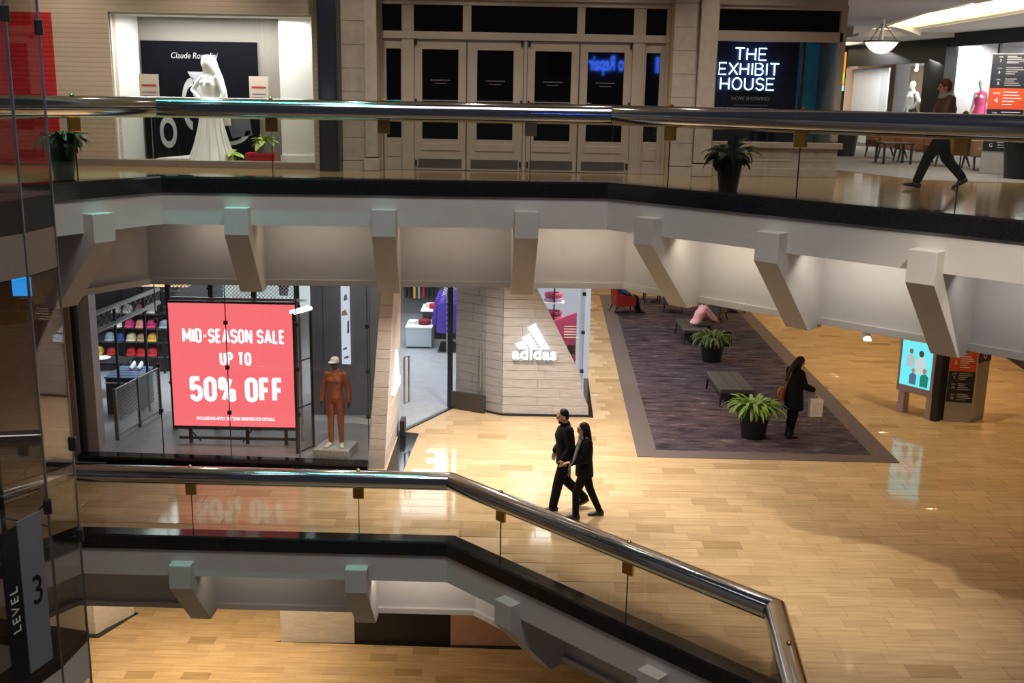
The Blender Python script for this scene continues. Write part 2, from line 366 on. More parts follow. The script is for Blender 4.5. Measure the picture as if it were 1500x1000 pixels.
# polyline offset (mitred); inward = to the left of the running direction
def offs(pts, d):
    out = []
    for i, p in enumerate(pts):
        p = Vector(p); ns = []
        if i > 0: t = (p - Vector(pts[i - 1])).normalized(); ns.append(Vector((-t.y, t.x)))
        if i < len(pts) - 1: t = (Vector(pts[i + 1]) - p).normalized(); ns.append(Vector((-t.y, t.x)))
        n = (sum(ns, Vector((0, 0)))).normalized(); out.append(p + n * (d / n.dot(ns[0])))
    return out
def sweep(pts, prof, mb=None):     # prof: closed polygon of (inward distance, z)
    mb = mb or MB(); off = [offs(pts, d) for d, z in prof]
    rs = [[(off[k][i].x, off[k][i].y, prof[k][1]) for k in range(len(prof))] for i in range(len(pts))]
    return mb.rings(rs)
# ------------------------------------------------------------------ the two balconies
UP = [(-6.36, 12.72), (-5.0, 15.0), (1.35, 15.3), (12.3, 4.35)]
LO = [(-7.93, 13.28), (-6.68, 15.28), (-0.95, 15.2), (3.0, 11.25), (2.66, 8.2), (2.4, 5.0)]

def balcony(pts, z, brackets, clips, joints, tr, who, lab_rail):
    s = sthing(tr)
    def f(name, prof, mat, **k): return obj(name, sweep(pts, [(d, z + h) for d, h in prof]), mat, s, world=False, **k)
    f('kerb', [(-.03, -.17), (-.03, .035), (.0, .06), (.25, .06), (.28, .035), (.28, -.17)], m_granite)
    f('fascia_panel', [(.0, -.62), (.0, -.17), (.30, -.17), (.30, -.50), (1.0, -.50), (1.0, -.62)], m_plaster)
    f('recessed_panel', [(1.0, -1.62), (1.0, -.62), (1.2, -.62), (1.2, -1.62)], m_plaster)
    f('lip', [(.93, -1.66), (.93, -1.57), (1.2, -1.57), (1.2, -1.66)], m_plaster)
    prof = [(-.20, -.36), (-.20, -.74), (.70, -1.72), (1.05, -1.72), (1.05, -.60), (0.02, -.60), (0.02, -.36)]
    for (p, t) in brackets:                      # point on the edge, running direction
        p = Vector(p); t = Vector(t).normalized(); n = Vector((-t.y, t.x)); mb = MB()
        rs = []
        for side in (-.17, .17):
            rs.append([(p.x + t.x * side + n.x * d, p.y + t.y * side + n.y * d, z + h) for d, h in prof])
        mb.rings(rs); obj('bracket', mb, m_plaster2, s, world=False, bevel=.006)
    r = thing('balcony_railing', lab_rail, 'railing', (pts[1][0], pts[1][1], z + .06), group=None)
    rp = offs(pts, .12); rad = .142; zc = z + 1.005
    for i in range(len(pts) - 1):                # handrail lengths, cut on the mitre
        a, b = rp[i], rp[i + 1]; t = (b - a).normalized(); n = Vector((-t.y, t.x)); rs = []
        for k, e in ((i, a), (i + 1, b)):
            m = Vector((-1, 0))
            if k == 0 or k == len(pts) - 1: cut = n
            else:
                t2 = ((rp[k + 1] - rp[k]).normalized() + (rp[k] - rp[k - 1]).normalized()).normalized(); cut = Vector((-t2.y, t2.x)); cut = cut / cut.dot(n)
            g = (t * (.004 if k == i else -.004))
            rs.append([(e.x + g.x + cut.x * rad * math.cos(q), e.y + g.y + cut.y * rad * math.cos(q), zc + rad * math.sin(q)) for q in [2 * math.pi * j / 40 for j in range(40)]])
        obj('handrail', MB().rings(rs), m_chrome, r, smooth=True)
    # glass panes between joints
    gl = offs(pts, .13); marks = {}
    for i in range(len(pts) - 1):
        a, b = gl[i], gl[i + 1]; t = (b - a).normalized(); L = (b - a).length; n = Vector((-t.y, t.x))
        cuts = [0] + sorted(((Vector(j) - a).dot(t)) for (k, j) in joints if k == i) + [L]
        for c0, c1 in zip(cuts[:-1], cuts[1:]):
            p, q = a + t * (c0 + .005), a + t * (c1 - .005); h = n * .007
            obj('glass_panel', MB().prism([(p.x - h.x, p.y - h.y), (q.x - h.x, q.y - h.y), (q.x + h.x, q.y + h.y), (p.x + h.x, p.y + h.y)], z + .03, z + .90), m_railglass, r)
    for (k, j) in joints:
        a, b = gl[k], gl[k + 1]; t = (b - a).normalized(); p = a + t * (Vector(j) - a).dot(t)
        obj('joint_seal', MB().obox((p.x, p.y, z + .46), (.010, .016, .84), (0, 0, math.atan2(t.y, t.x))), m_darksteel, r)
    for (k, j) in clips:
        a, b = gl[k], gl[k + 1]; t = (b - a).normalized(); p = a + t * (Vector(j) - a).dot(t); ang = math.atan2(t.y, t.x)
        c = obj('clip', MB().obox((p.x, p.y, z + .79), (.17, .055, .20), (0, 0, ang)), m_brass, r, bevel=.008)
        obj('clip_screw', MB().lathe([(.0, -.012), (.03, -.012), (.03, .012), (.012, .03), (0, .03)], (p.x, p.y, zc + rad), 12), m_brass, c)
    return s, r

D = Vector((1, -1)).normalized()
B0 = Vector((1.35, 15.3)); upd = lambda s: tuple(B0 + D * s)
ltd = Vector((1.6, 2.69)).normalized(); A0 = Vector((-5.0, 15.0))
ub = [((-3.93, 15.05), (6.35, .3)), ((-1.86, 15.15), (6.35, .3)), ((.17, 15.24), (6.35, .3)), (tuple(A0 - ltd * 1.15), ltd)] + [(upd(k), D) for k in (.82, 2.78, 4.78, 6.8)]
uc = [(1, (-3.45, 15.1)), (1, (-1.87, 15.15)), (1, (.22, 15.24)), (0, tuple(A0 - ltd * 1.25))] + [(2, upd(k)) for k in (.95, 2.95, 4.95, 6.9)]
balcony(UP, U, ub, uc, uc, 'trim_1', 'upper', 'tubular chrome railing with glass panels along the upper gallery edge')
LB = Vector((-.95, 15.2)); lod = lambda s: tuple(LB + D * s)
lb = [((-5.07, 15.25), (5.7, -.08)), ((-2.34, 15.22), (5.7, -.08))] + [(lod(k), D) for k in (1.45, 4.1)]
lc = [(1, (-4.93, 15.25)), (1, (-2.33, 15.22)), (2, lod(1.05)), (2, lod(3.45)), (3, (2.93, 10.3)), (3, (2.7, 8.6))]
balcony(LO, 0.0, lb, lc, lc, 'trim_2', 'lower', 'tubular chrome railing with glass panels bending round the lower gallery edge')

# ------------------------------------------------------------------ slabs, floors, ceilings, shell
ui = [tuple(p) for p in offs(UP, .2)]; li = [tuple(p) for p in offs(LO, .2)]
up_poly = [ui[0]] + ui[1:] + [(26, 4.3), (26, 60), (-16, 60), (-16, 13.6)]
lo_poly = li + [(26, 5), (26, 60), (-16, 60), (-16, 13.6)]
def toned(o, v=.5):
    a = o.data.attributes.new('tone', 'FLOAT', 'POINT'); a.data.foreach_set('value', [v] * len(a.data)); return o
toned(struct('floor_1', MB().prism(up_poly, U - .12, U), m_upfloor))
uci = [tuple(p) for p in offs(UP, 1.15)]; lci = [tuple(p) for p in offs(LO, 1.15)]
struct('ceiling_1', MB().prism(uci + [(26, 2.7), (26, 60), (-16, 60), (-16, 13.9)], U - 1.66, U - 1.56), m_ceil)
struct('ceiling_2', MB().prism(lci + [(26, 5), (26, 60), (-16, 60), (-16, 13.9)], -1.66, -1.56), m_ceil)
floor = struct('floor_2', MB().prism(lo_poly, -.12, -.006), m_grout)
floor2 = struct('floor_3', MB().prism([(-16, 3), (26, 3), (26, 40), (-16, 40)], L2 - .12, L2 - .006), m_grout)

def inside(p, poly):
    c = False; n = len(poly)
    for i in range(n):
        (x0, y0), (x1, y1) = poly[i], poly[(i + 1) % n]
        if (y0 > p[1]) != (y1 > p[1]) and p[0] < (x1 - x0) * (p[1] - y0) / (y1 - y0) + x0: c = not c
    return c
TW, TD = .61, .305
tile_poly = [tuple(p) for p in offs(LO, .29)] + [(22, 5), (22, 46), (-12, 46), (-12, 13.8)]
store_poly = [(-16, 18.45), (-1.98, 18.45), (-2.0, 20.75), (-1.3, 22.5), (-.5, 22.1), (1.75, 22.02), (2.6, 46), (-16, 46)]
rug_poly = [(3.06, 36.7), (2.48, 19.5), (7.56, 19.42), (7.87, 36.5)]
tiles = []
for j in range(int(4 / TD), int(42 / TD)):
    y0 = j * TD
    for i in range(-20, 36):
        x0 = i * TW + (.305 if j % 2 else 0) + ((j * 37) % 5) * .06; cs = [(x0, y0), (x0 + TW, y0), (x0 + TW, y0 + TD), (x0, y0 + TD)]
        if not all(inside(c, tile_poly) for c in cs): continue
        if any(inside(c, store_poly) for c in cs): continue
        if all(inside(c, rug_poly) for c in cs): continue
        d = Vector((x0, y0, -6.8)); q = d.dot(fw); X = 750 + 1546 * d.dot(rv) / q; Y = 500 - 1546 * d.dot(uv) / q
        tiles.append((q if -60 < X < 1560 and 0 < Y < 1070 else 900 + q, x0, y0))
tiles.sort()
tm = MB(); g = .003
tm.rings([[(g, g, -.006), (TW - g, g, -.006), (TW - g, TD - g, -.006), (g, TD - g, -.006)], [(g, g, -.0012), (TW - g, g, -.0012), (TW - g, TD - g, -.0012), (g, TD - g, -.0012)],
          [(g + .002, g + .002, 0), (TW - g - .002, g + .002, 0), (TW - g - .002, TD - g - .002, 0), (g + .002, TD - g - .002, 0)]])
tile_me = mesh('tile', tm, m_tile_obj)
for k, (q, x0, y0) in enumerate(tiles[:300]):
    o = bpy.data.objects.new('tile', tile_me); o.location = (x0, y0, 0); link(o, floor)
def tile_field(name, lst, z, parent):
    mb = MB(); tone = []
    for x0, y0 in lst:
        mb.add([(x + x0, y + y0, zz + z) for x, y, zz in tm.v], tm.f); tone += [random.random()] * len(tm.v)
    o = bpy.data.objects.new(name, mesh(name, mb, m_tile, fix=False)); a = o.data.attributes.new('tone', 'FLOAT', 'POINT'); a.data.foreach_set('value', tone)
    link(o, parent); o['kind'] = 'stuff'; return o
tile_field('tile_field', [(x, y) for q, x, y in tiles[300:]], 0, floor)
low = []
for j in range(60, 110):
    for i in range(-20, 12):
        x0, y0 = i * TW + (.305 if j % 2 else 0), j * TD; d = Vector((x0 + .3, y0 + .15, L2 - 6.8)); q = d.dot(fw); X = 750 + 1546 * d.dot(rv) / q; Y = 500 - 1546 * d.dot(uv) / q
        low.append((q if 60 < X < 960 and 880 < Y < 1020 else 900 + q, x0, y0))
low.sort()
for q, x0, y0 in low[:240]:
    o = bpy.data.objects.new('tile', tile_me); o.location = (x0, y0, L2); link(o, floor2)
tile_field('tile_field', [(x, y) for q, x, y in low[240:]], L2, floor2)

# walls of the shell
struct('wall_far', MB().box(-16, 26, 45, 45.3, -1, U - 1.6), m_plaster)
struct('wall_right', MB().box(25.5, 26, 2, 60, L2, 10), m_plaster)
struct('wall_left', MB().box(-16.3, -16, 2, 60, L2, 10), m_plaster)
struct('ceiling_3', MB().box(-16, 5.5, 15.2, 30, 9.5, 9.7), m_ceil)
# lower level shop fronts
s = sthing('wall_lower', (0, 0, 0))
obj('stone_plinth', MB().box(-5.2, -3.5, 22.1, 22.5, L2, -1.62), m_block, s)
obj('stone_plinth', MB().box(-1.29, 0.8, 22.1, 22.5, L2, -1.62), P('peach_stone', (.62, .36, .26), .5, 0, .06, 5), s)
obj('stone_plinth', MB().prism([(-12, 22.3), (-9.55, 22.3), (-9.0, 23.3), (-12, 23.6)], L2, -1.62), m_block, s)
obj('dark_opening', MB().box(-3.5, -1.29, 22.12, 22.3, L2, -1.62), m_black, s)
obj('back_panel', MB().box(-12, 6, 26.0, 26.2, L2, -1.62), m_greywall, s)
obj('floor_border', MB().prism([(-5.36, 22.1), (-5.2, 22.15), (.8, 22.15), (.8, 21.93)], L2 - .003, L2 + .004), m_granite, s)
obj('floor_border', MB().prism([(-12, 22.1), (-9.4, 22.12), (-8.9, 23.35), (-9.1, 23.4), (-9.5, 22.32), (-12, 22.3)], L2 - .003, L2 + .004), m_granite, s)
# downlights in the ceiling over the shopping floor
m_lampglow = E_('lamp_glow', (1, .93, .82), 14)
t = thing('hanging_spotlight', 'small white spotlight hanging below the gallery soffit, beaming at the floor', 'light', (5.14, 15.0, 3.9))
obj('stem', MB().tube([(0, 0, 0), (0, 0, -.28)], .012), m_black, t, world=False)
obj('lamp_head', MB().cone((0, .03, -.33), .05, (0, -.05, -.40), .065), m_white, t, world=False)
obj('lens', MB().lathe([(0, -.012), (.055, -.012), (.055, .004), (0, .004)], (0, -.10, -.44), 16), m_lampglow, t, world=False)
# ------------------------------------------------------------------ upper gallery: back wall
Yw = 17.6; ZT = 9.6
struct('wall_back_top', MB().box(-6.56, -3.3, Yw, Yw + .3, 7.99, ZT), m_brick)
struct('wall_back_right', MB().box(-3.3, -3.12, Yw, Yw + .3, U, ZT), m_brick)
W = sthing('wall_back_left')
obj('wall_section', MB().box(-13, -6.56, Yw, Yw + .3, U, ZT), m_brick, W)
struct('trim_4', MB().box(-6.56, -3.3, Yw - .02, Yw + .3, U, 5.66), P('sill_stone', (.26, .21, .17), .4))
obj('baseboard', MB().box(-13, -6.56, Yw - .02, Yw, U, 5.66), P('base_stone', (.26, .21, .17), .4), W)
t = thing('red_wall_panel', 'tall red painted brick panel on the pale wall behind the glass shaft', 'wall panel', (-7.9, Yw, U))
obj('painted_face', MB().box(-8.75, -7.47, Yw - .045, Yw, U + .02, 7.96), m_redbrick, t)
# shop window with the wedding dress
W = sthing('window_1')
obj('reveal', MB().prism([(-6.60, Yw + .3), (-6.56, Yw + .3), (-6.44, 18.6), (-6.60, 18.6)], 5.55, 8.0), m_white, W)
obj('reveal_ceiling', MB().box(-6.56, -3.3, Yw + .3, 18.7, 7.99, 8.05), m_white, W)
obj('window_floor', MB().box(-6.56, -3.3, Yw + .3, 18.7, 5.5, 5.60), P('window_deck', (.33, .28, .23), .35), W)
obj('back_wall', MB().box(-6.5, -3.3, 18.6, 18.7, 5.55, 8.0), P('taupe_wall', (.22, .20, .17), .6), W)
obj('white_return', MB().box(-3.98, -3.3, 18.25, 18.6, 5.55, 8.0), m_white, W)
obj('return_base', MB().box(-4.0, -3.3, 18.22, 18.25, 5.60, 5.74), m_white, W)
obj('frame', MB().box(-6.58, -6.545, Yw + .04, Yw + .12, 5.66, 7.99).box(-3.315, -3.28, Yw + .04, Yw + .12, 5.66, 7.99).box(-6.58, -3.28, Yw + .04, Yw + .12, 7.96, 7.99), m_white, W)
obj('pane', MB().box(-6.55, -3.31, Yw + .07, Yw + .08, 5.66, 7.97), m_shopglass, W)
t = thing('poster', 'large black window poster with white script and grey printed vases behind the dress', 'poster', (-5.4, 18.58, 5.62))
obj('sheet', MB().box(-6.40, -4.42, 18.56, 18.58, 5.60, 7.60), P('poster_black', (.004, .004, .007), .7, spec=.05), t)
m_print = P('grey_print', (.42, .43, .46), .5, 0, .15, 12); m_print2 = P('dim_print', (.12, .12, .15), .5)
text('lettering', 'Claude Rosselini', m_print, t, (-5.50, 18.552, 7.36), .14, xs=.85, shear=.25, ex=.002)
text('lettering', 'Paris', m_print, t, (-5.32, 18.552, 7.24), .075, ex=.002, shear=.2)
def ringprint(cx, cz, ro, ri, sx, sz=1.0, a0=0, a1=360, n=36):
    mb = MB(); rs = []
    for k in range(n + 1):
        a = R(a0 + (a1 - a0) * k / n); c, s_ = math.cos(a) * sx, math.sin(a) * sz
        rs.append([(cx + c * ro, 18.552, cz + s_ * ro), (cx + c * ri, 18.552, cz + s_ * ri), (cx + c * ri, 18.558, cz + s_ * ri), (cx + c * ro, 18.558, cz + s_ * ro)])
    return mb.rings(rs)
vs = MB().extr([(-5.62, 18.552, 7.10), (-5.22, 18.552, 7.10), (-5.30, 18.552, 6.92), (-5.26, 18.552, 6.74), (-5.36, 18.552, 6.60), (-5.54, 18.552, 6.70), (-5.52, 18.552, 6.92)], (0, .006, 0))
obj('printed_jug', vs, m_print, t); obj('printed_handle', ringprint(-5.56, 6.56, .40, .27, .45, 1.1, 80, 265), m_print, t)
obj('printed_ring', ringprint(-6.0, 6.08, .27, .16, .55), m_print, t)
obj('printed_bowl', ringprint(-4.95, 6.18, .38, .30, 1.0, .8, 180, 350), m_print, t)
obj('printed_glass', MB().extr([(-5.05, 18.552, 6.5), (-4.6, 18.552, 6.45), (-4.55, 18.552, 6.05), (-4.9, 18.552, 6.0)], (0, .006, 0)), m_print2, t)
for x, lab in ((-6.10, 'small cream notice card at the left of the bridal window'), (-4.33, 'small cream notice card at the right of the bridal window')):
    z = 6.60; y = 18.0 if x < -5 else 18.22
    t = thing('notice_card', lab, 'notice', (x, y, 5.60))
    obj('card', MB().box(x - .16, x + .16, y - .008, y + .008, z, z + .44), P('cream_card', (.62, .52, .46), .6), t)
    obj('lettering', MB().box(x - .12, x + .12, y - .010, y - .008, z + .24, z + .275), P('red_print', (.40, .05, .05), .6), t)
    obj('fine_print', MB().box(x - .11, x + .11, y - .010, y - .008, z + .14, z + .155).box(x - .11, x + .09, y - .010, y - .008, z + .08, z + .095), m_print2, t)
    obj('stand', MB().tube([(x, y + .012, z + .2), (x, y + .012, 5.62)], .008).lathe([(0, 0), (.08, 0), (.08, .012), (0, .012)], (x, y + .012, 5.60), 14), m_steel, t)
m_redbox = P('red_lacquer', (.50, .015, .02), .4)
t = thing('display_box', 'red slatted display box in the bridal window', 'box', (-4.28, 18.0, 5.60))
obj('body', MB().box(-4.50, -4.03, 17.86, 18.15, 5.60, 5.79), m_redbox, t, bevel=.01)
for k in range(3): obj('slat', MB().box(-4.51, -4.02, 17.845, 17.86, 5.615 + k * .06, 5.660 + k * .06), m_redbox, t)
t = thing('potted_plant', 'pale green plant in a square glass vase on the red box', 'plant', (-4.22, 18.0, 5.79))
obj('vase', MB().box(-4.34, -4.08, 17.90, 18.10, 5.79, 5.98), P('grey_glass', (.30, .34, .30), .15), t, bevel=.01)
leafmb = MB()
def leaf_blade(L, wd, droop, segs=5):
    mb = MB(); rs = []
    for k in range(segs + 1):
        q = k / segs; a = q * droop; x = L * (math.sin(a) / droop if droop else q) ; z = L * ((1 - math.cos(a)) / droop if droop else 0)
        ww = wd * math.sin(math.pi * (.08 + .90 * q)) * .5 + .002
        rs.append([(x, -ww, -z), (x, 0, -z - ww * .35), (x, ww, -z), (x, 0, -z - ww * .35 + .004)])
    return mb.rings(rs)
def foliage(t, c, n, L, wd, up, mat, droop=1.2, jit=.25, name='leaf', rspread=.06):
    mes = [mesh(name, leaf_blade(L * s_, wd * s_, droop * d_), mat, True) for s_, d_ in ((1, 1), (.85, 1.3), (1.12, .8))]
    for k in range(n):
        o = bpy.data.objects.new(name, mes[k % 3]); az = k * 2.399 + random.uniform(-.3, .3); el = up - (k / n) * jit * 4 + random.uniform(-jit, jit)
        o.location = (c[0] + math.cos(az) * rspread * random.random(), c[1] + math.sin(az) * rspread * random.random(), c[2] + .01)
        o.rotation_euler = (random.uniform(-.4, .4), -el, az); s_ = random.uniform(.8, 1.15); o.scale = (s_, s_, s_); link(o, t)
m_lime = P('lime_leaf', (.42, .58, .12), .45, 0, .3, 5)
foliage(t, (.0, 0, .20), 22, .20, .09, .9, m_lime, 1.2, .3)
t = thing('trailing_plant', 'lime green plant trailing over the left edge of the red box', 'plant', (-4.80, 17.98, 5.60))
obj('pot', MB().lathe([(0, 0), (.06, 0), (.08, .14), (.07, .14), (0, .13)], (0, 0, 0), 16), m_pot, t, world=False)
foliage(t, (0, 0, .15), 24, .22, .09, .8, m_lime, 1.5, .35)
for k, x in enumerate((-5.6, -4.6)):
    t = thing('window_downlight', ['white recessed downlight in the bridal window ceiling, left of the dress', 'white recessed downlight in the bridal window ceiling, right of the dress'][k], 'light', (x, 18.0, 7.99))
    obj('ring', MB().lathe([(.10, 0), (.15, 0), (.15, -.012), (.10, -.012)], (0, 0, 0), 20), m_white, t, world=False)
    obj('lens', MB().lathe([(0, -.004), (.10, -.004), (.10, -.010), (0, -.010)], (0, 0, 0), 20), E_('soft_lamp', (1, .98, .94), 5), t, world=False)

# steel pier and limestone wall
W = sthing('wall_back_stone')
obj('steel_pier', MB().box(-3.13, -2.88, 17.25, 17.7, U, ZT), m_bluesteel, W, bevel=.01)
obj('pier_edge', MB().box(-3.16, -3.13, 17.27, 17.7, U, ZT).box(-2.885, -2.855, 17.27, 17.7, U, ZT), m_darksteel, W)
def blocks(x0, x1, y0, y1, z0, z1, h, mat, parent, bond=None):
    z = z0; k = 0
    while z < z1 - .02:
        zz = min(z + h, z1); cs = [x0, x1] if not bond else sorted({x0, x1} | {x0 + bond * (i + (.5 if k % 2 else 0)) for i in range(0, 40) if x0 + .1 < x0 + bond * (i + (.5 if k % 2 else 0)) < x1 - .1})
        for a, b in zip(cs[:-1], cs[1:]): obj('stone_block', MB().box(a + .003, b - .003, y0 + random.uniform(0, .003), y1, z + .003, zz - .003), mat, parent)
        z = zz; k += 1
obj('core', MB().box(-2.88, -2.25, 17.80, 18.1, U, ZT), m_grout, W)
blocks(-2.86, -2.48, 17.74, 17.82, U + .16, ZT, .37, m_stone, W)
obj('base_course', MB().box(-2.87, -2.48, 17.72, 17.82, U, U + .15), m_stone, W)
obj('pilaster', MB().box(-2.47, -2.27, 17.64, 18.0, U + .22, ZT), m_stone, W, bevel=.01)
obj('pilaster_base', MB().box(-2.50, -2.24, 17.60, 18.0, U, U + .2), m_stone, W, bevel=.012)
obj('core', MB().box(2.5, 3.26, 17.82, 18.2, U, ZT), m_grout, W)
blocks(2.53, 2.93, 17.76, 17.84, U + .16, ZT, .37, m_stone, W)
obj('base_course', MB().box(2.52, 2.94, 17.74, 17.84, U, U + .15), m_stone, W)
obj('pilaster', MB().box(2.94, 3.22, 17.66, 18.0, U + .22, ZT), m_stone, W, bevel=.01)
obj('pilaster_base', MB().box(2.92, 3.25, 17.62, 18.0, U, U + .2), m_stone, W, bevel=.012)
obj('header', MB().box(-2.25, 5.34, 17.9, 18.2, 8.30, ZT), m_doorpaint, W)

# the painted door wall
W = sthing('trim_3')
Y = 18.0
def fbox(name, x0, x1, z0, z1, d0=0.0, mat=m_doorpaint, bv=.006): return obj(name, MB().box(x0, x1, Y - d0, Y + .12, z0, z1), mat, W, bevel=bv)
for x0, x1 in ((-2.27, -2.22), (-1.90, -1.70), (2.06, 2.10), (1.90, 2.06), (2.44, 2.50)): fbox('post', x0, x1, U, 8.3, .03)
fbox('rail', -2.25, 2.5, 7.68, 7.80, .045); fbox('rail', -2.25, 2.5, 8.22, 8.32, .05); fbox('mullion', -.90, -.76, 7.8, 8.22, .03); fbox('mullion', .97, 1.10, 7.8, 8.22, .03)
for x0, x1 in ((-2.22, -.90), (-.76, .97), (1.10, 2.44)):
    obj('transom_pane', MB().box(x0, x1, Y + .04, Y + .06, 7.8, 8.22), m_blackglass, W)
for x0, x1, gx0, gx1 in ((-2.22, -1.90, -2.16, -1.92), (2.10, 2.44, 2.13, 2.36)):      # sidelights
    fbox('sidelight_stile', x0, gx0, U, 7.68); fbox('sidelight_stile', gx1, x1, U, 7.68); fbox('sidelight_rail', gx0, gx1, 7.52, 7.68); fbox('sidelight_panel', gx0, gx1, U, 6.08)
    obj('sidelight_pane', MB().box(gx0, gx1, Y + .05, Y + .07, 6.08, 7.52), m_blackglass, W)
    obj('lower_moulding', MB().box(gx0 + .02, gx1 - .02, Y - .012, Y, U + .22, 5.98), m_doorpaint, W, bevel=.008)
fbox('door_post', .115, .165, U, 7.68, .02)
for k, (x0, x1, hinge) in enumerate(((-1.70, -.835, -1), (-.825, .11, 1), (.17, 1.025, -1), (1.035, 1.90, 1))):
    d = sthing('door_%d' % (k + 1), ((x0 + x1) / 2, Y, U)); gx0, gx1 = (x0 + x1) / 2 - .30, (x0 + x1) / 2 + .30
    mb = MB().box(x0 + .004, gx0, Y + .0, Y + .06, U + .01, 7.67).box(gx1, x1 - .004, Y, Y + .06, U + .01, 7.67).box(gx0, gx1, Y, Y + .06, 7.52, 7.67).box(gx0, gx1, Y, Y + .06, U + .01, 6.07)
    obj('leaf_frame', mb, m_doorpaint, d)
    obj('pane', MB().box(gx0, gx1, Y + .03, Y + .04, 6.07, 7.52), m_blackglass, d)
    obj('lettering', MB().box(gx0 + .14, gx1 - .14, Y + .026, Y + .03, 7.02, 7.035).box(gx0 + .2, gx1 - .2, Y + .026, Y + .03, 6.97, 6.98), P('faint_print', (.15, .15, .15), .5), d)
    obj('lower_moulding', MB().box(gx0 - .02, gx1 + .02, Y - .014, Y, 5.88, 6.0), m_doorpaint, d, bevel=.008)
    obj('kick_plate', MB().box(x0 + .07, x1 - .07, Y - .012, Y, U + .05, U + .19), m_kick, d)
    hx = x1 - .06 if hinge < 0 else x0 + .06
    obj('lock_plate', MB().box(hx - .028, hx + .028, Y - .018, Y, 6.50, 6.66), m_brass, d, bevel=.004)
    gx = x0 + .03 if hinge < 0 else x1 - .03
    for z in (7.58, 6.62, 5.62): obj('hinge', MB().tube([(gx, Y - .02, z), (gx, Y - .02, z + .10)], .016), m_black, d)
obj('door_rod', MB().tube([(-.83, Y - .012, 7.6), (-.83, Y - .012, U + .06)], .010).tube([(1.03, Y - .012, 7.6), (1.03, Y - .012, U + .06)], .010), m_steel, W)

# ------------------------------------------------------------------ exhibit shop window
W = sthing('window_2')
ex0, ex1 = 3.26, 5.38
fb = lambda name, x0, x1, z0, z1, y0=18.0, y1=18.15, m=m_doorpaint, b=.006: obj(name, MB().box(x0, x1, y0, y1, z0, z1), m, W, bevel=b)
fb('window_frame', 3.22, 3.28, U, 8.3, 17.97); fb('window_rail', 3.28, ex1 - .05, 7.74, 7.90, 17.97); fb('window_rail', 3.28, ex1, 8.24, 8.32, 17.95); fb('corner_post', 5.27, 5.38, U + .6, 8.3, 17.97)
obj('upper_pane', MB().box(3.28, 5.27, 18.06, 18.08, 7.9, 8.24), m_blackglass, W)
obj('pane', MB().box(3.28, 5.27, 18.06, 18.07, 6.10, 7.74), m_shopglass, W)
fb('mullion', 4.70, 4.745, 6.10, 7.74, 18.0, 18.1, m_black)
obj('dark_backing', MB().box(3.28, 4.78, 18.55, 18.6, 5.6, 7.76), P('midnight_panel', (.010, .012, .035), .35), W)
obj('side_backing', MB().prism([(4.78, 18.55), (5.25, 19.0), (5.25, 19.05), (4.74, 18.6)], 5.6, 7.76), P('teal_picture', (.02, .14, .22), .4, 0, .9, 2.2, emit=(.01, .10, .16), es=.2), W)  # faint emission put into the picture to brighten it
obj('window_floor', MB().box(3.28, 5.27, 18.0, 19.1, 5.95, 6.08), m_black, W); obj('window_ceiling', MB().box(3.28, 5.27, 18.16, 19.1, 7.76, 7.82), m_black, W)
fb('sill', 3.22, 5.46, 6.02, 6.12, 17.90, 18.1, m_doorpaint, .015)
fb('dado', 3.22, 5.40, U, 6.02, 17.99, 18.2, m_stone)
for x0, x1 in ((3.40, 4.62), (4.76, 5.02), (5.09, 5.36)):
    obj('dado_panel', MB().box(x0, x1, 17.975, 17.992, 5.86, 6.0).box(x0, x1, 17.982, 17.992, 5.80, 5.86), m_stone, W, bevel=.006)
fb('dado_base', 3.22, 5.42, U, U + .14, 17.95, 18.1, m_stone)
obj('return_wall', MB().box(5.30, 5.40, 18.15, 23.0, U, 8.6), m_doorpaint, W)
m_neon = E_('white_blue_neon', (.40, .62, 1.0), 6.0)
t = thing('neon_sign', 'glowing blue-white three-line neon sign in the dark shop window', 'neon sign', (3.97, 18.5, 7.0))
arc = lambda cx, cy, rx, ry, a0, a1, n=10: [(cx + rx * math.cos(R(a0 + (a1 - a0) * k / n)), cy + ry * math.sin(R(a0 + (a1 - a0) * k / n))) for k in range(n + 1)]
GLYPH = {'T': [[(0, 1), (.7, 1)], [(.35, 1), (.35, 0)]], 'H': [[(0, 0), (0, 1)], [(.65, 0), (.65, 1)], [(0, .5), (.65, .5)]],
 'E': [[(.58, 1), (0, 1), (0, 0), (.58, 0)], [(0, .5), (.5, .5)]], 'X': [[(0, 0), (.7, 1)], [(0, 1), (.7, 0)]], 'I': [[(.05, 0), (.05, 1)]],
 'B': [[(0, 0), (0, 1), (.3, 1)] + arc(.3, .76, .27, .24, 90, -90) + [(0, .52)], [(.3, .52)] + arc(.34, .26, .29, .26, 90, -90) + [(0, 0)]],
 'O': [arc(.36, .5, .36, .5, 90, 450, 22)], 'U': [[(0, 1), (0, .3)] + arc(.31, .3, .31, .3, 180, 360, 10) + [(.62, 1)]],
 'S': [arc(.3, .75, .28, .25, 20, 260, 10) + arc(.3, .25, .29, .25, 80, -160, 10)]}
ADV = {'T': .92, 'H': .92, 'E': .82, 'X': .92, 'I': .32, 'B': .88, 'O': .98, 'U': .88, 'S': .82}
def neon(word, x0, x1, z0, h):
    tot = sum(ADV[c] for c in word) - .22; k = (x1 - x0) / tot; x = x0
    for c in word:
        for st in GLYPH[c]: 
            o = obj('neon_letter', MB().tube([(x + px * k, 18.50, z0 + pz * h) for px, pz in st], .0105, 8), m_neon, t)
        x += ADV[c] * k
neon('THE', 3.69, 4.22, 7.46, .19); neon('EXHIBIT', 3.43, 4.44, 7.215, .19); neon('HOUSE', 3.47, 4.38, 6.97, .19)
obj('wall_fixing', MB().box(3.6, 4.36, 18.51, 18.55, 6.93, 6.955), m_black, t)
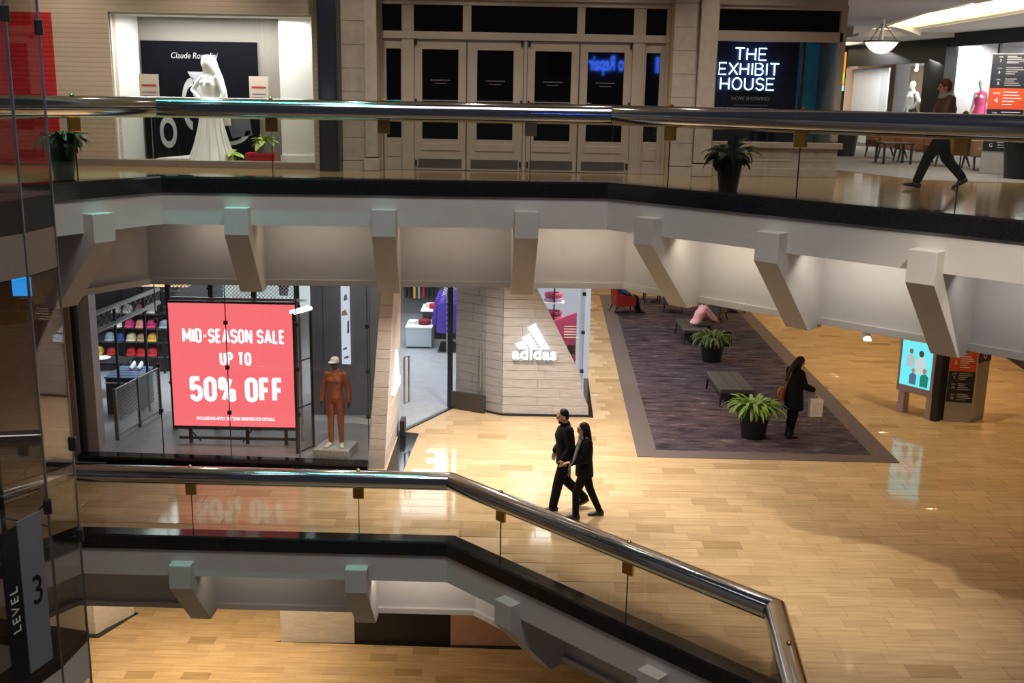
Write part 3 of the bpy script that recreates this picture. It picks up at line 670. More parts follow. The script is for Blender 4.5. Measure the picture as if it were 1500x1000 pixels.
t = thing('poster', 'dim printed exhibition notice below the neon sign', 'poster', (4.0, 18.54, 6.3))
obj('sheet', MB().box(3.60, 4.40, 18.535, 18.55, 6.28, 6.88), m_navy, t)
text('lettering', 'NOW SHOWING', m_print, t, (4.0, 18.531, 6.82), .085, ex=.002)
mb = MB()
for k in range(5): mb.box(3.72, 4.30 - .05 * (k % 3), 18.531, 18.535, 6.70 - k * .055, 6.72 - k * .055)
obj('fine_print', mb, m_print2, t)
t = thing('light_strip_sign', 'narrow upright lit sign with a blue-white tube on the shop corner', 'sign', (5.52, 18.6, U))
obj('backing', MB().box(5.42, 5.60, 18.55, 18.65, 6.2, 7.72), m_black, t)
obj('lit_panel', MB().box(5.44, 5.58, 18.54, 18.55, 6.98, 7.62), E_('amber_lit', (1.0, .36, .04), 1.1), t)
obj('lit_panel', MB().box(5.45, 5.57, 18.535, 18.54, 7.12, 7.28), E_('lime_lit', (.55, .8, .05), 1.2), t)
obj('lit_panel', MB().box(5.44, 5.58, 18.535, 18.54, 6.98, 7.06), E_('cyan_lit', (.25, .8, 1.0), 1.4), t)
obj('light_tube', MB().tube([(5.52, 18.53, 6.2), (5.52, 18.53, 6.94)], .022), E_('tube_lit', (.55, .72, 1.0), 6), t)

# ------------------------------------------------------------------ corridor on the right
W = sthing('wall_corridor')
p0 = Vector((12.2, 21.0)); dr = Vector((-2.2, 10.5)).normalized(); nn = Vector((-dr.y, dr.x))      # nn points into the corridor
def cw(s_, off=0): q = p0 + dr * s_ + nn * off; return (q.x, q.y)
def cwall(name, s0, s1, z0, z1, o0, o1, mat, parent=W, **k): return obj(name, MB().prism([cw(s0, o0), cw(s1, o0), cw(s1, o1), cw(s0, o1)], z0, z1), mat, parent, **k)
cwall('fascia', -8, 6.6, 8.18, 8.75, -.1, .12, m_black); cwall('fascia', 6.6, 11.6, 7.82, 8.45, -.1, .12, m_black)
cwall('pier', 6.55, 7.45, U, 8.3, -.2, .14, m_black)
cwall('back_wall', -8, 12, U, 8.6, -1.9, -1.8, P('pale_shop_wall', (.55, .56, .60), .6))
cwall('shop_floor', -8, 12, U, U + .12, -1.8, .1, m_greyfloor)
cwall('bronze_screen', 7.7, 9.6, U, 7.8, -.9, -.8, P('bronze_glass', (.34, .25, .14), .25, .3, .3, 2))
cwall('white_screen', 9.7, 11.6, U, 7.75, -.25, -.2, P('frosted_screen', (.74, .77, .84), .5))
cwall('pane', -7.5, 6.55, U + .12, 8.18, 0, .012, m_shopglass); cwall('pane', 7.45, 9.7, U + .12, 7.82, 0, .012, m_shopglass)
cwall('end_pier', 11.6, 12.6, U, 8.45, -.3, .2, P('tan_pier', (.42, .30, .20), .6))
cwall('mullion', 4.6, 4.66, U, 8.18, -.03, .04, m_darksteel); cwall('teal_print', 3.7, 5.4, 6.95, 7.7, -1.78, -1.75, P('teal_print', (.16, .38, .38), .5, 0, .6, 3))
obj('far_wall', MB().box(5.4, 14, 34.5, 34.8, U, 9.2), P('tan_wall', (.40, .28, .18), .6), W)
struct('ceiling_4', MB().prism([(5.3, 16.6), (8.15, 16.6), (8.1, 22), (8.75, 27.3), (8.4, 28.3), (5.3, 28.3)], 8.56, 8.72), P('lilac_soffit', (.44, .42, .46), .7))
struct('ceiling_5', MB().prism([(5.3, 14.0), (26, 5), (26, 40), (5.3, 40)], 8.86, 9.0), m_ceil)
struct('ceiling_6', MB().prism([(9.45, 15.5), (14, 15.5), (14, 20), (11.9, 21.5), (11.2, 27), (9.5, 27.2), (9.6, 22)], 8.50, 8.62), m_ceil)
struct('ceiling_7', MB().prism([(8.5, 27.4), (11.2, 27.1), (10.2, 34), (5.4, 34), (5.4, 28.4), (8.4, 28.4)], 8.40, 8.52), m_ceil)
m_cove = E_('cove_glow', (1.0, .84, .55), 4.0)
for k, (poly, lab, z) in enumerate(((((8.2, 16.6), (9.35, 16.6), (9.5, 22), (9.4, 26.9), (8.85, 27.1), (8.15, 22)), 'long bright ceiling cove nearest the gallery', 8.60),
                                 (((7.7, 24.9 + 4.2), (9.1, 24.6 + 4.2), (9.2, 30.3), (7.8, 30.4)), 'short bright ceiling cove beyond the bowl pendant', 8.385),
                                 (((8.2, 31.4), (9.4, 31.2), (9.5, 33.4), (8.3, 33.4)), 'farthest bright ceiling cove in the corridor', 8.385))):
    q = [Vector(p) for p in poly]; c = sum(q, Vector((0, 0))) / len(q)
    t = thing('cove_light', lab, 'light', (c.x, c.y, z))
    obj('cove_panel', MB().prism(poly, z, z + .015), m_cove, t); mb = MB()
    for a, b in zip(q, q[1:] + q[:1]): mb.prism([tuple(a), tuple(b), tuple(b + (b - c) * .02), tuple(a + (a - c) * .02)], z - .06, z + .02)
    obj('cove_rim', mb, m_ceil, t)
    if k == 0: obj('arched_rib', MB().extr([(8.0, 26.2, 8.6)] + [(8.0 + 1.6 * i / 10, 26.2, 8.36 + .2 * math.sin(math.pi * i / 10)) for i in range(11)] + [(9.6, 26.2, 8.6)], (0, .5, 0)), m_ceil, t)
t = thing('bowl_pendant', 'glowing cream bowl pendant lamp hanging in the corridor', 'pendant lamp', (7.96, 24.0, 8.85))
obj('shade', MB().lathe([(0, -1.02), (.12, -1.0), (.23, -.93), (.31, -.84), (.355, -.76), (.34, -.76), (.2, -.9), (0, -.97)], (0, 0, 0), 32), E_('bowl_glow', (1.0, .80, .52), 2.0), t, world=False, smooth=True)
obj('rim', MB().lathe([(.355, -.775), (.385, -.775), (.385, -.745), (.355, -.745)], (0, 0, 0), 32), m_darksteel, t, world=False)
obj('stem', MB().tube([(0, 0, -.75), (0, 0, 0)], .035), m_white, t, world=False)
for a in range(3): obj('chain', MB().tube([(.35 * math.cos(a * 2.1), .35 * math.sin(a * 2.1), -.75), (0, 0, -.35)], .008), m_darksteel, t, world=False)
struct('carpet', MB().prism([(5.45, 21.6), (6.3, 19.0), (6.75, 17.75), (7.4, 17.5), (26, 17.5), (26, 34), (5.45, 34)], U, U + .006), m_greycarpet)['kind'] = 'structure'
for k, s_ in enumerate((1.2, 1.9, 2.6, 8.0, 8.45, 8.9)):
    x, y = cw(s_, -.55); z = 8.1 if s_ < 5 else 7.72
    t = thing('track_spotlight', 'white shop track spotlight %s of the black pier, %s' % ('right' if k < 3 else 'left', ['nearest', 'middle', 'farthest'][k % 3]), 'light', (x, y, z), 0, 'track spotlights in the corridor shops')
    obj('can', MB().tube([(0, 0, .1), (-.03, -.08, -.04)], .05), m_white, t, world=False); obj('lens', MB().ell((-.035, -.09, -.05), (.045, .045, .03)), E_('track_glow', (1, .97, .92), 12), t, world=False)
# ------------------------------------------------------------------ sports shop on the shopping floor
S = sthing('wall_shopfront')
struct('floor_4', MB().prism([(-12, 18.6), (-2.4, 18.6), (-2.3, 20.8), (-1.3, 22.6), (-.2, 22.15), (1.6, 22.15), (2.3, 34), (-12, 34)], 0.0, .015), m_greyfloor)
struct('shop_deck', MB().prism([(-8.0, 18.85), (-2.62, 18.62), (-2.5, 21.5), (-8.0, 21.5)], .015, .12), P('deck_screed', (.34, .335, .34), .3, 0, .08, 4))['kind'] = 'structure'
struct('wall_shop_back', MB().box(-12, 2.2, 33.0, 33.2, 0, 3.95), P('shop_back_wall', (.42, .43, .46), .6))
struct('wall_shop_left', MB().box(-12.2, -12, 18.6, 33, 0, 3.95), m_greywall)
S2 = sthing('window_3')
obj('black_plinth', MB().prism([(-8.05, 18.62), (-2.62, 18.42), (-2.62, 18.66), (-8.05, 18.88)], 0, .135), m_granite, S2)
obj('floor_border', MB().prism([(-8.6, 18.38), (-1.98, 18.16), (-1.88, 20.7), (-2.28, 20.8), (-2.28, 18.5), (-8.6, 18.75)], -.003, .004), m_granite, S)
for k, (a, b) in enumerate((((-8.0, 18.80), (-6.49, 18.75)), ((-6.47, 18.75), (-5.21, 18.70)), ((-5.19, 18.70), (-3.92, 18.655)), ((-3.90, 18.655), (-2.60, 18.60)))):
    obj('glass_pane', MB().prism([a, b, (b[0], b[1] + .012), (a[0], a[1] + .012)], .12, 3.94), m_shopglass, S2)
m_red_lit = P('red_edge', (.45, .03, .06), .35)
for (x, y) in ((-6.48, 18.74), (-5.20, 18.69), (-3.91, 18.645), (-2.62, 18.60)):
    obj('glass_joint', MB().box(x - .007, x + .007, y, y + .02, .12, 3.94), m_darksteel, S2)
    for z in (1.0, 1.86, 2.70): obj('glass_patch', MB().box(x - .035, x + .035, y - .022, y + .03, z - .035, z + .035), m_black, S2, bevel=.004)
# brown stone pier at the left
blk = sthing('wall_pier')
obj('core', MB().box(-8.55, -8.06, 18.74, 19.6, 0, 3.95), m_grout, blk)
for k in range(13): obj('stone_block', MB().box(-8.56, -8.05, 18.72 + (k % 3) * .003, 19.61, k * .305 + .004, k * .305 + .301), m_pillar, blk, bevel=.005)
obj('black_frame', MB().box(-8.05, -7.98, 18.78, 18.95, 0, 3.95), m_black, S)
for k in range(10): obj('inner_pier_tile', MB().box(-7.97, -7.78, 18.98, 19.3, .12 + k * .385, .12 + k * .385 + .38), P('pale_tile', (.50, .46, .46), .5) if k == 0 else bpy.data.materials['pale_tile'], S)
# leaning travertine column with the side logo
cl = sthing('wall_column')
def csec(z):
    q = z / 3.44; return [(-2.65 + .31 * q, 18.60 - .13 * q, z), (-2.33 + .22 * q, 18.58 - .13 * q, z), (-2.31 + .11 * q, 20.8 - .3 * q, z), (-2.65 + .31 * q, 20.8 - .3 * q, z)]
z = 0; hs = [.36, .22, .30, .16, .34, .20, .30, .24, .18, .34, .26, .22, .34, .5]
for h in hs:
    obj('stone_block', MB().rings([csec(z + .004), csec(min(3.95, z + h) - .004)]), m_block, cl, bevel=.004); z += h
    if z > 3.94: break
obj('column_core', MB().rings([[(a[0] + (.02 if k in (0, 3) else -.02), a[1] + (.02 if k < 2 else -.02), a[2]) for k, a in enumerate(csec(zz))] for zz in (0, 3.94)]), m_grout, cl)
# display partition, slot poster
S3 = sthing('wall_partition')
obj('display_partition', MB().box(-4.2, -2.46, 21.5, 21.62, .015, 3.94), m_greywall, S3)
for x in (-3.95, -2.98): obj('panel_joint', MB().box(x, x + .008, 21.494, 21.5, .1, 3.94), m_black, S3)
t = thing('lit_poster', 'tall narrow lit picture strip on the dark partition behind the orange mannequin', 'poster', (-3.46, 21.48, 1.2))
obj('light_box', MB().box(-3.56, -3.38, 21.46, 21.5, 1.25, 3.9), E_('poster_lit', (.78, .84, .95), .85), t)
for k, (z0, z1, x0, x1, c) in enumerate(((3.0, 3.2, -3.52, -3.44, (.30, .12, .10)), (2.6, 2.75, -3.50, -3.42, (.3, .3, .34)), (2.28, 2.42, -3.55, -3.42, (.62, .40, .28)), (1.9, 2.2, -3.44, -3.40, (.1, .13, .18)), (1.55, 1.62, -3.54, -3.44, (.25, .22, .28)), (1.36, 1.44, -3.52, -3.4, (.4, .3, .34)))):
    obj('printed_figure', MB().extr([(x0, 21.455, z0), (x1, 21.455, z0 + .03), ((x0 + x1) / 2 + .02, 21.455, z1), (x0 + .01, 21.455, z1 - .04)], (0, .005, 0)), P('print_%s' % 'abcdef'[k], c, .6), t)
# the red sale screen
t = thing('sale_screen', 'large glowing red sale screen standing in the sports shop window', 'screen', (-5.28, 19.4, .12))
sc0, sc1, sz0, sz1 = -6.47, -4.09, .50, 2.905
obj('cabinet', MB().box(sc0 - .03, sc1 + .03, 19.42, 19.56, sz0 - .03, sz1 + .03), m_black, t, bevel=.01)
obj('lit_face', MB().box(sc0, sc1, 19.41, 19.42, sz0, sz1), E_('red_screen', (1.0, .170, .19), 1.1), t)
m_wlit = E_('white_screen_text', (1, .93, .95), 1.25)
def stext(s_, z, size, xs, bold, x=-5.28): 
    o = text('lettering', s_, m_wlit, t, (x, 19.40, z), size, ex=.003, xs=xs, bold=bold); return o

arc2 = lambda cx, cy, rx, ry, a0, a1, n=8: [(cx + rx * math.cos(R(a0 + (a1 - a0) * k / n)), cy + ry * math.sin(R(a0 + (a1 - a0) * k / n))) for k in range(n + 1)]
w_ = .40; ova = lambda x, y, w, h: arc2(x + w / 2, y + h - w / 2, w / 2, w / 2, 0, 180) + arc2(x + w / 2, y + w / 2, w / 2, w / 2, 180, 360) + [(x + w, y + h - w / 2)]
GOTH = {'M': (.62, [[(0, 0), (0, 1), (.31, .25), (.62, 1), (.62, 0)]]), 'I': (0, [[(0, 0), (0, 1)]]), 'D': (w_, [[(0, 0), (0, 1), (.2, 1)] + arc2(.2, .8, .2, .2, 90, 0) + arc2(.2, .2, .2, .2, 0, -90) + [(0, 0)]]),
 '-': (.24, [[(0, .48), (.24, .48)]]), 'S': (w_, [arc2(.2, .80, .2, .2, 0, 180) + arc2(.2, .68, .2, .16, 180, 260) + arc2(.2, .36, .2, .16, 80, 0) + arc2(.2, .2, .2, .2, 0, -180)]), 'E': (.34, [[(.34, 1), (0, 1), (0, 0), (.34, 0)], [(0, .5), (.30, .5)]]),
 'A': (.50, [[(0, 0), (.25, 1), (.50, 0)], [(.09, .28), (.41, .28)]]), 'O': (w_, [ova(0, 0, w_, 1)]), '0': (w_, [ova(0, 0, w_, 1)]), 'N': (.44, [[(0, 0), (0, 1), (.44, 0), (.44, 1)]]), 'L': (.32, [[(0, 1), (0, 0), (.32, 0)]]),
 'U': (w_, [[(0, 1), (0, .2)] + arc2(.2, .2, .2, .2, 180, 360) + [(w_, 1)]]), 'P': (w_, [[(0, 0), (0, 1), (.2, 1)] + arc2(.2, .74, .2, .26, 90, -90) + [(0, .48)]]), 'T': (.42, [[(0, 1), (.42, 1)], [(.21, 1), (.21, 0)]]), 'F': (.34, [[(.34, 1), (0, 1), (0, 0)], [(0, .5), (.30, .5)]]),
 '5': (w_, [[(.38, 1), (.02, 1), (.0, .55)] + arc2(.2, .42, .2, .18, 150, 0) + arc2(.2, .2, .2, .2, 0, -180)]), '%': (.66, [ova(0, .56, .22, .44), ova(.44, 0, .22, .44), [(.14, 0), (.52, 1)]]), ' ': (.08, [])}
def gothic(word, x0, x1, zc, h, th=.17, y=19.4):
    gap = th + .10; tot = sum(GOTH[c][0] + gap for c in word) - gap + th; k = (x1 - x0) / tot; x = x0 + th * k / 2; t_ = th * h / 2
    for c in word:
        wd, st = GOTH[c]; mb = MB()
        for s_ in st:
            pts = [Vector((x + px * k, zc - h / 2 + t_ + pz * (h - 2 * t_))) for px, pz in s_]
            for p, q in zip(pts[:-1], pts[1:]):
                d = (q - p).normalized(); n = Vector((-d.y, d.x)) * t_ * (.80 if c == '%' else 1); mb.extr([(p.x + n.x, y, p.y + n.y), (p.x - n.x, y, p.y - n.y), (q.x - n.x, y, q.y - n.y), (q.x + n.x, y, q.y + n.y)], (0, .006, 0))
            for p in pts[1:-1]: mb.extr([(p.x + t_ * .98 * math.cos(a * .7854), y + .0005, p.y + t_ * .98 * math.sin(a * .7854)) for a in range(8)], (0, .005, 0))
            if c in 'ILTUPFEDNAMS5-O0%':
                pass
        if st: obj('letter', mb, m_wlit, t)
        x += (wd + gap) * k
gothic('MID-SEASON SALE', -6.22, -4.29, 2.285, .28); gothic('UP TO', -5.535, -4.945, 1.845, .265, .19); gothic('50% OFF', -6.13, -4.35, 1.24, .50, .19)
stext('EXCLUSIONS APPLY. SEE TEAM MEMBERS FOR DETAILS.', .655, .085, .72, .003)
for x in (-6.2, -5.1, -4.35): obj('leg', MB().box(x - .03, x + .03, 19.5, 19.56, .12, sz0), m_black, t)
obj('cross_beam', MB().box(sc0 + .05, sc1 - .05, 19.50, 19.55, .20, .25), m_black, t); obj('top_rail', MB().box(sc0, sc1 + .2, 19.5, 19.54, 2.95, 3.0), m_steel, t)
for a, b in (((-6.3, .48), (-6.0, .15)), ((-5.2, .15), (-4.95, .48)), ((-4.2, .48), (-4.0, .2))): obj('brace', MB().tube([(a[0], 19.53, a[1]), (b[0], 19.53, b[1])], .014), m_darksteel, t)
# wire mesh screens
def chain(a, b, z0, z1, s_=.075, r=.006):
    a = Vector(a); b = Vector(b); L = (b - a).length; d = (b - a) / L; H = z1 - z0; mb = MB()
    for sg in (1, -1):
        k = -int(H / s_)
        while k * s_ < L + (H if sg < 0 else 0):
            x = k * s_; k += 1
            pts = []
            for q in (0, H):
                pts.append((x + q if sg > 0 else x - q, q))
            (xa, qa), (xb, qb) = pts
            if xb == xa: continue
            lo, hi = max(0, min(xa, xb)), min(L, max(xa, xb))
            if hi - lo < .02: continue
            f = lambda xx: qa + (xx - xa) * (qb - qa) / (xb - xa)
            P_ = [(a.x + d.x * xx, a.y + d.y * xx, z0 + f(xx)) for xx in (lo, hi)]; mb.tube(P_, r, 4)
    return mb
def mesh_screen(t, a, b, z0, z1, mat=m_darksteel, s_=.075, posts=2, pr=.022, bars=(), wire=True, base=None):
    a = Vector(a); b = Vector(b); zb = z0 if base is None else base
    for k in range(posts):
        p = a + (b - a) * k / (posts - 1); obj('post', MB().box(p.x - pr, p.x + pr, p.y - pr, p.y + pr, zb, z1), mat, t)
    for z in (z0, z1 - .04) + tuple(bars):
        obj('rail', MB().tube([(a.x, a.y, z + .02), (b.x, b.y, z + .02)], .02, 6), mat, t)
    if wire: obj('wire_mesh', chain(a, b, z0 + .03, z1 - .03, s_), m_steel, t, kind='stuff')
t = thing('mesh_screen', 'tall dark wire mesh screen standing behind the red sale screen', 'mesh screen', (-5.4, 20.4, .12))
mesh_screen(t, (-6.78, 20.4), (-4.25, 20.4), .12, 3.7, posts=4, pr=.045)
for a, b in ((( -6.0, 3.0), (-5.45, 3.6)), ((-5.4, 3.55), (-4.9, 3.1))): obj('brace', MB().tube([(a[0], 20.36, a[1]), (b[0], 20.36, b[1])], .016), m_darksteel, t)
t = thing('mesh_cage', 'upright wire mesh display cage with a white top light right of the sale screen', 'display cage', (-3.98, 19.4, .12))
for x, y in ((-4.02, 18.98), (-3.80, 19.42), (-4.08, 19.75)): obj('post', MB().box(x - .025, x + .025, y - .025, y + .025, .12, 2.84), m_black, t)
obj('wire_mesh', chain((-4.02, 18.98), (-3.80, 19.42), .15, 2.78, .05, .003).join(chain((-3.80, 19.42), (-4.08, 19.75), .15, 2.78, .06, .003)), m_steel, t, kind='stuff')
obj('top_light', MB().prism([(-4.10, 19.0), (-3.98, 18.94), (-3.76, 19.42), (-3.88, 19.5)], 2.82, 2.88), E_('cage_light', (1, .98, 1), 2.2), t)
for z in (.14, 1.0, 1.9): obj('rail', MB().tube([(-4.02, 18.98, z), (-3.80, 19.42, z)], .014, 6), m_black, t)
# guard rails at the left
t = thing('mesh_guard', 'low wire mesh guard rail inside the shop window left of the screen', 'guard rail', (-7.5, 20.4, .12))
mesh_screen(t, (-7.66, 19.6), (-7.38, 21.3), .18, 1.15, P('gunmetal', (.16, .15, .15), .4, .7), .07, 3, .03, base=.12)
t = thing('handrail_guard', 'sloping pale metal rails rising behind the brown pier', 'guard rail', (-8.2, 21.3, .015))
a, b = Vector((-8.75, 20.6)), Vector((-7.5, 22.0))
for z0, z1 in ((2.25, 2.68), (1.85, 2.40)): obj('rail', MB().tube([(a.x, a.y, z0), (b.x, b.y, z1)], .05, 8), m_steel, t)
for q in (.15, .45, .8): p = a + (b - a) * q; obj('post', MB().box(p.x - .025, p.x + .025, p.y - .025, p.y + .025, .015, 2.28 + .40 * q), m_darksteel, t)
wm = MB()
for k in range(17): p = a + (b - a) * k / 16; p2 = a + (b - a) * min(1, (k + 1.5) / 16); wm.tube([(p.x, p.y, 1.88 + .5 * k / 16), (p2.x, p2.y, 2.25 + .43 * k / 16)], .006, 4).tube([(p2.x, p2.y, 1.88 + .5 * k / 16), (p.x, p.y, 2.25 + .43 * k / 16)], .006, 4)
obj('wire_mesh', wm, m_steel, t, kind='stuff')
# wall of caps
t = thing('cap_wall', 'dark slatted display wall carrying rows of caps', 'display wall', (-9.2, 25.2, .015))
obj('board', MB().box(-10.9, -8.2, 25.2, 25.3, .015, 3.0), P('cap_board', (.06, .065, .08), .5), t)
for z in (.42, .78, 1.12, 1.48): obj('rail', MB().box(-10.8, -8.3, 25.05, 25.2, z - .02, z), m_steel, t)
for x in (-10.2, -9.45, -8.95, -8.5): obj('upright', MB().box(x - .02, x + .02, 25.0, 25.04, .015, 3.0), m_darksteel, t)
def make_cap(mat):
    o = bpy.data.objects.new('cap', None); link(o); mb = MB()
    prof = [(.105, 0), (.108, .03), (.10, .07), (.082, .105), (.05, .128), (.012, .136), (0, .136)]
    mb.lathe(prof, (0, 0, 0), 18); obj('crown', mb, mat, o, world=False, smooth=True)
    bm_ = MB(); rs = []
    for k in range(9):
        a = R(200 + 140 * k / 8); c, s_ = math.cos(a), math.sin(a); rs.append([(c * .10, s_ * .10, .012), (c * .115, s_ * .20, -.012 - .02 * abs(c)), (c * .115, s_ * .20, -.006 - .02 * abs(c)), (c * .10, s_ * .10, .02)])
    obj('visor', bm_.rings(rs), mat, o, world=False); obj('button', MB().ell((0, 0, .137), (.012, .012, .007)), mat, o, world=False); return o
CAPC = {'white': (.78, .77, .76), 'pink': (.75, .30, .30), 'magenta': (.62, .05, .18), 'grey': (.30, .36, .42), 'blue': (.04, .06, .30), 'cream': (.62, .56, .36), 'tan': (.42, .26, .14), 'red': (.55, .02, .03), 'yellow': (.72, .45, .06), 'black': (.02, .02, .025)}
capm = {k: P('cap_' + k, c, .7) for k, c in CAPC.items()}; protos = {}
rows = [(1.56, [(-9.60, 'white'), (-9.33, 'white'), (-9.02, 'pink'), (-8.74, 'white'), (-8.45, 'black')], 'top'), (1.20, [(-9.58, 'white'), (-9.30, 'magenta'), (-9.03, 'pink'), (-8.76, 'magenta'), (-8.46, 'grey')], 'second'),
        (.86, [(-9.80, 'grey'), (-9.55, 'blue'), (-9.28, 'cream'), (-9.02, 'tan'), (-8.76, 'yellow')], 'third'), (.50, [(-10.1, 'yellow'), (-9.78, 'red'), (-9.30, 'red'), (-9.05, 'red'), (-8.78, 'red')], 'bottom')]
used = set(); pn = ['leftmost', 'second from left', 'middle', 'fourth from left', 'rightmost']
for z, lst, rn in rows:
    for k, (x, c) in enumerate(lst):
        if c not in protos: protos[c] = make_cap(capm[c]); o = protos[c]
        else: o = dup(protos[c])
        o.location = (x, 25.06, z); s_ = 1.12; o.scale = (s_, s_, s_)
        tag(o, '%s cap, %s in the %s row of the cap wall' % (c, pn[k], rn), 'cap', 'caps on the shop wall')
t = thing('wall_shelf', 'long pale wooden shelf with boxes above the cap wall', 'shelf', (-9.0, 24.4, 2.3))
obj('board', MB().box(-10.6, -7.6, 24.3, 25.0, 2.30, 2.36), P('pale_wood', (.62, .40, .20), .5, 0, .1, 8), t)
for x in (-10.2, -9.0, -7.9): obj('bracket', MB().box(x - .015, x + .015, 24.3, 25.0, 2.22, 2.30), m_darksteel, t)
for k, (x, wd, c) in enumerate(((-10.2, .5, (.10, .20, .34)), (-9.55, .5, (.12, .22, .36)), (-8.9, .4, (.30, .42, .52)), (-8.3, .35, (.62, .62, .66)))):
    t = thing('storage_box', ['dark blue storage box at the left end of the wooden shelf', 'dark blue storage box second along the wooden shelf', 'pale blue storage box third along the wooden shelf', 'off-white storage box at the right end of the wooden shelf'][k], 'box', (x, 24.6, 2.36), 0, 'boxes on the wooden shelf')
    m = P('box_%s' % 'abcd'[k], c, .5); obj('body', MB().box(x - wd / 2, x + wd / 2, 24.4, 24.8, 2.36, 2.60), m, t, bevel=.008); obj('lid', MB().box(x - wd / 2 - .01, x + wd / 2 + .01, 24.39, 24.81, 2.60, 2.64), m, t)
# blue topped counter and dark counters
t = thing('display_counter', 'dark counter with a slatted steel blue top near the brown pier', 'counter', (-8.2, 21.9, .015))
obj('cabinet', MB().box(-8.62, -7.95, 21.6, 22.6, .015, .80), P('counter_black', (.03, .032, .04), .4), t, bevel=.01)
for k in range(5): obj('top_slat', MB().box(-8.64, -7.93, 21.6 + k * .2, 21.6 + k * .2 + .17, .80, .83), P('blue_slat', (.14, .19, .30), .3) if k == 0 else bpy.data.materials['blue_slat'], t)
obj('front_rail', MB().tube([(-8.62, 21.56, .72), (-7.93, 21.56, .72)], .018), m_steel, t)
for x, sd_ in ((-8.28, 'left'), (-8.12, 'right')):
    o = obj('shoe', MB().loft([((x, 22.18, .87), .03, .03, (1, 0, 0), (0, 1, 0)), ((x, 22.24, .88), .045, .04, (1, 0, 0), (0, 1, 0)), ((x, 22.34, .90), .042, .06, (1, 0, 0), (0, 1, 0)), ((x, 22.43, .915), .036, .075, (1, 0, 0), (0, 1, 0)), ((x, 22.45, .91), .02, .05, (1, 0, 0), (0, 1, 0))]), m_white, None, smooth=True)
    tag(o, 'white training shoe standing on the dark blue-topped counter, %s of the two' % sd_, 'shoe', 'shoes on the blue-topped counter')
t = thing('display_table', 'low dark display table with steel legs beyond the mesh guard', 'table', (-9.3, 23.2, .015))
obj('top', MB().box(-9.9, -8.7, 22.9, 23.5, .75, .80), m_darksteel, t, bevel=.008)
for x in (-9.85, -8.75):
    for y in (22.95, 23.45): obj('leg', MB().box(x - .02, x + .02, y - .02, y + .02, .015, .75), m_steel, t)
tag(obj('tray', MB().lathe([(0, 0), (.16, 0), (.2, .05), (.19, .05), (.15, .01), (0, .01)], (-9.3, 23.2, .80), 20), m_white), 'round white tray on the low dark display table', 'tray')
t = thing('floor_base', 'round dark weighted base with a thin upright pole on the shop floor', 'stand', (-7.9, 24.2, .015))
obj('disc', MB().lathe([(0, 0), (.22, 0), (.24, .02), (.22, .045), (.03, .06), (0, .06)], (0, 0, 0), 28), m_darksteel, t, world=False); obj('pole', MB().tube([(0, 0, .05), (0, 0, 2.2)], .02), m_darksteel, t, world=False)
obj('crossbar', MB().tube([(-.25, 0, 2.2), (.25, 0, 2.2)], .015), m_darksteel, t, world=False)
t = thing('merchandise_rack', 'dark clothes rack behind the left edge of the sale screen', 'clothes rack', (-7.5, 24.6, .015))
for x in (-7.9, -7.1): obj('post', MB().tube([(x, 24.6, .015), (x, 24.6, 1.9)], .02), m_darksteel, t)
obj('bar', MB().tube([(-7.9, 24.6, 1.88), (-7.1, 24.6, 1.88)], .016), m_darksteel, t)
def garment(name, c, wd, h, mat, parent, world=True, rz=0):
    """a top on a hanger: body, two sleeves, quilted ribs"""
    x, y, z = c; mb = MB(); body = []
    for q, ww, dd in ((0, .16, .035), (.04, .42, .06), (.10, .50, .085), (.3, .47, .10), (.6, .46, .10), (.9, .47, .10), (1, .45, .09)):
        body.append(((x, y, z - h * q), wd * ww, wd * dd * 2))
    mb.loft(body); 
    for sg in (-1, 1): mb.cone((x + sg * wd * .45, y, z - h * .10), wd * .09, (x + sg * wd * .60, y, z - h * .85), wd * .085)
    return obj(name, mb, mat, parent, world, smooth=True)
tag(garment('hung_garment', (-7.70, 24.6, 1.80), .30, .75, capm['red'], None), 'red garment hung on the dark rack behind the sale screen', 'clothes'); tag(garment('hung_garment', (-7.28, 24.6, 1.8), .30, .8, capm['black'], None), 'black garment hung on the dark rack behind the sale screen', 'clothes')
# white shoes seen above the screen
t = thing('picture_panel', 'bright panel with a pale sports picture high behind the sale screen', 'picture', (-5.2, 23.0, 2.6))
obj('panel', MB().box(-6.7, -4.4, 24.0, 24.05, 1.9, 3.9), E_('pale_lightbox', (.80, .92, .95), .8), t)
obj('print', MB().extr([(-6.5, 23.99, 2.1), (-6.0, 23.99, 2.2), (-5.9, 23.99, 2.6), (-6.2, 23.99, 2.9), (-6.45, 23.99, 2.6)], (0, .01, 0)), m_white, t); obj('print', MB().extr([(-5.4, 23.99, 2.2), (-5.2, 23.99, 2.2), (-5.15, 23.99, 2.7), (-5.28, 23.99, 2.85), (-5.42, 23.99, 2.7)], (0, .01, 0)), m_darksteel, t)
for k, y in enumerate((21.0, 23.4)):
    t = thing('ceiling_fitting', ['white strip light on the shop ceiling nearer the window', 'white strip light on the shop ceiling farther from the window'][k], 'light', (-6.0, y, 3.9))
    obj('housing', MB().box(-8.2, -4.4, y - .06, y + .06, 3.86, 3.93), m_white, t); obj('tube', MB().box(-8.1, -4.5, y - .035, y + .035, 3.84, 3.86), E_('strip_lit_%s' % 'ab'[k], (.9, .95, 1), 5), t)
# mannequin plinth
t = thing('mannequin_plinth', 'low speckled grey plinth under the orange mannequin', 'plinth', (-3.25, 18.95, .12))
obj('block', MB().prism([(-3.68, 18.72), (-3.02, 18.66), (-2.92, 19.28), (-3.55, 19.36)], .12, .30), P('speckled_stone', (.50, .49, .48), .5, 0, .4, 45), t, bevel=.01)

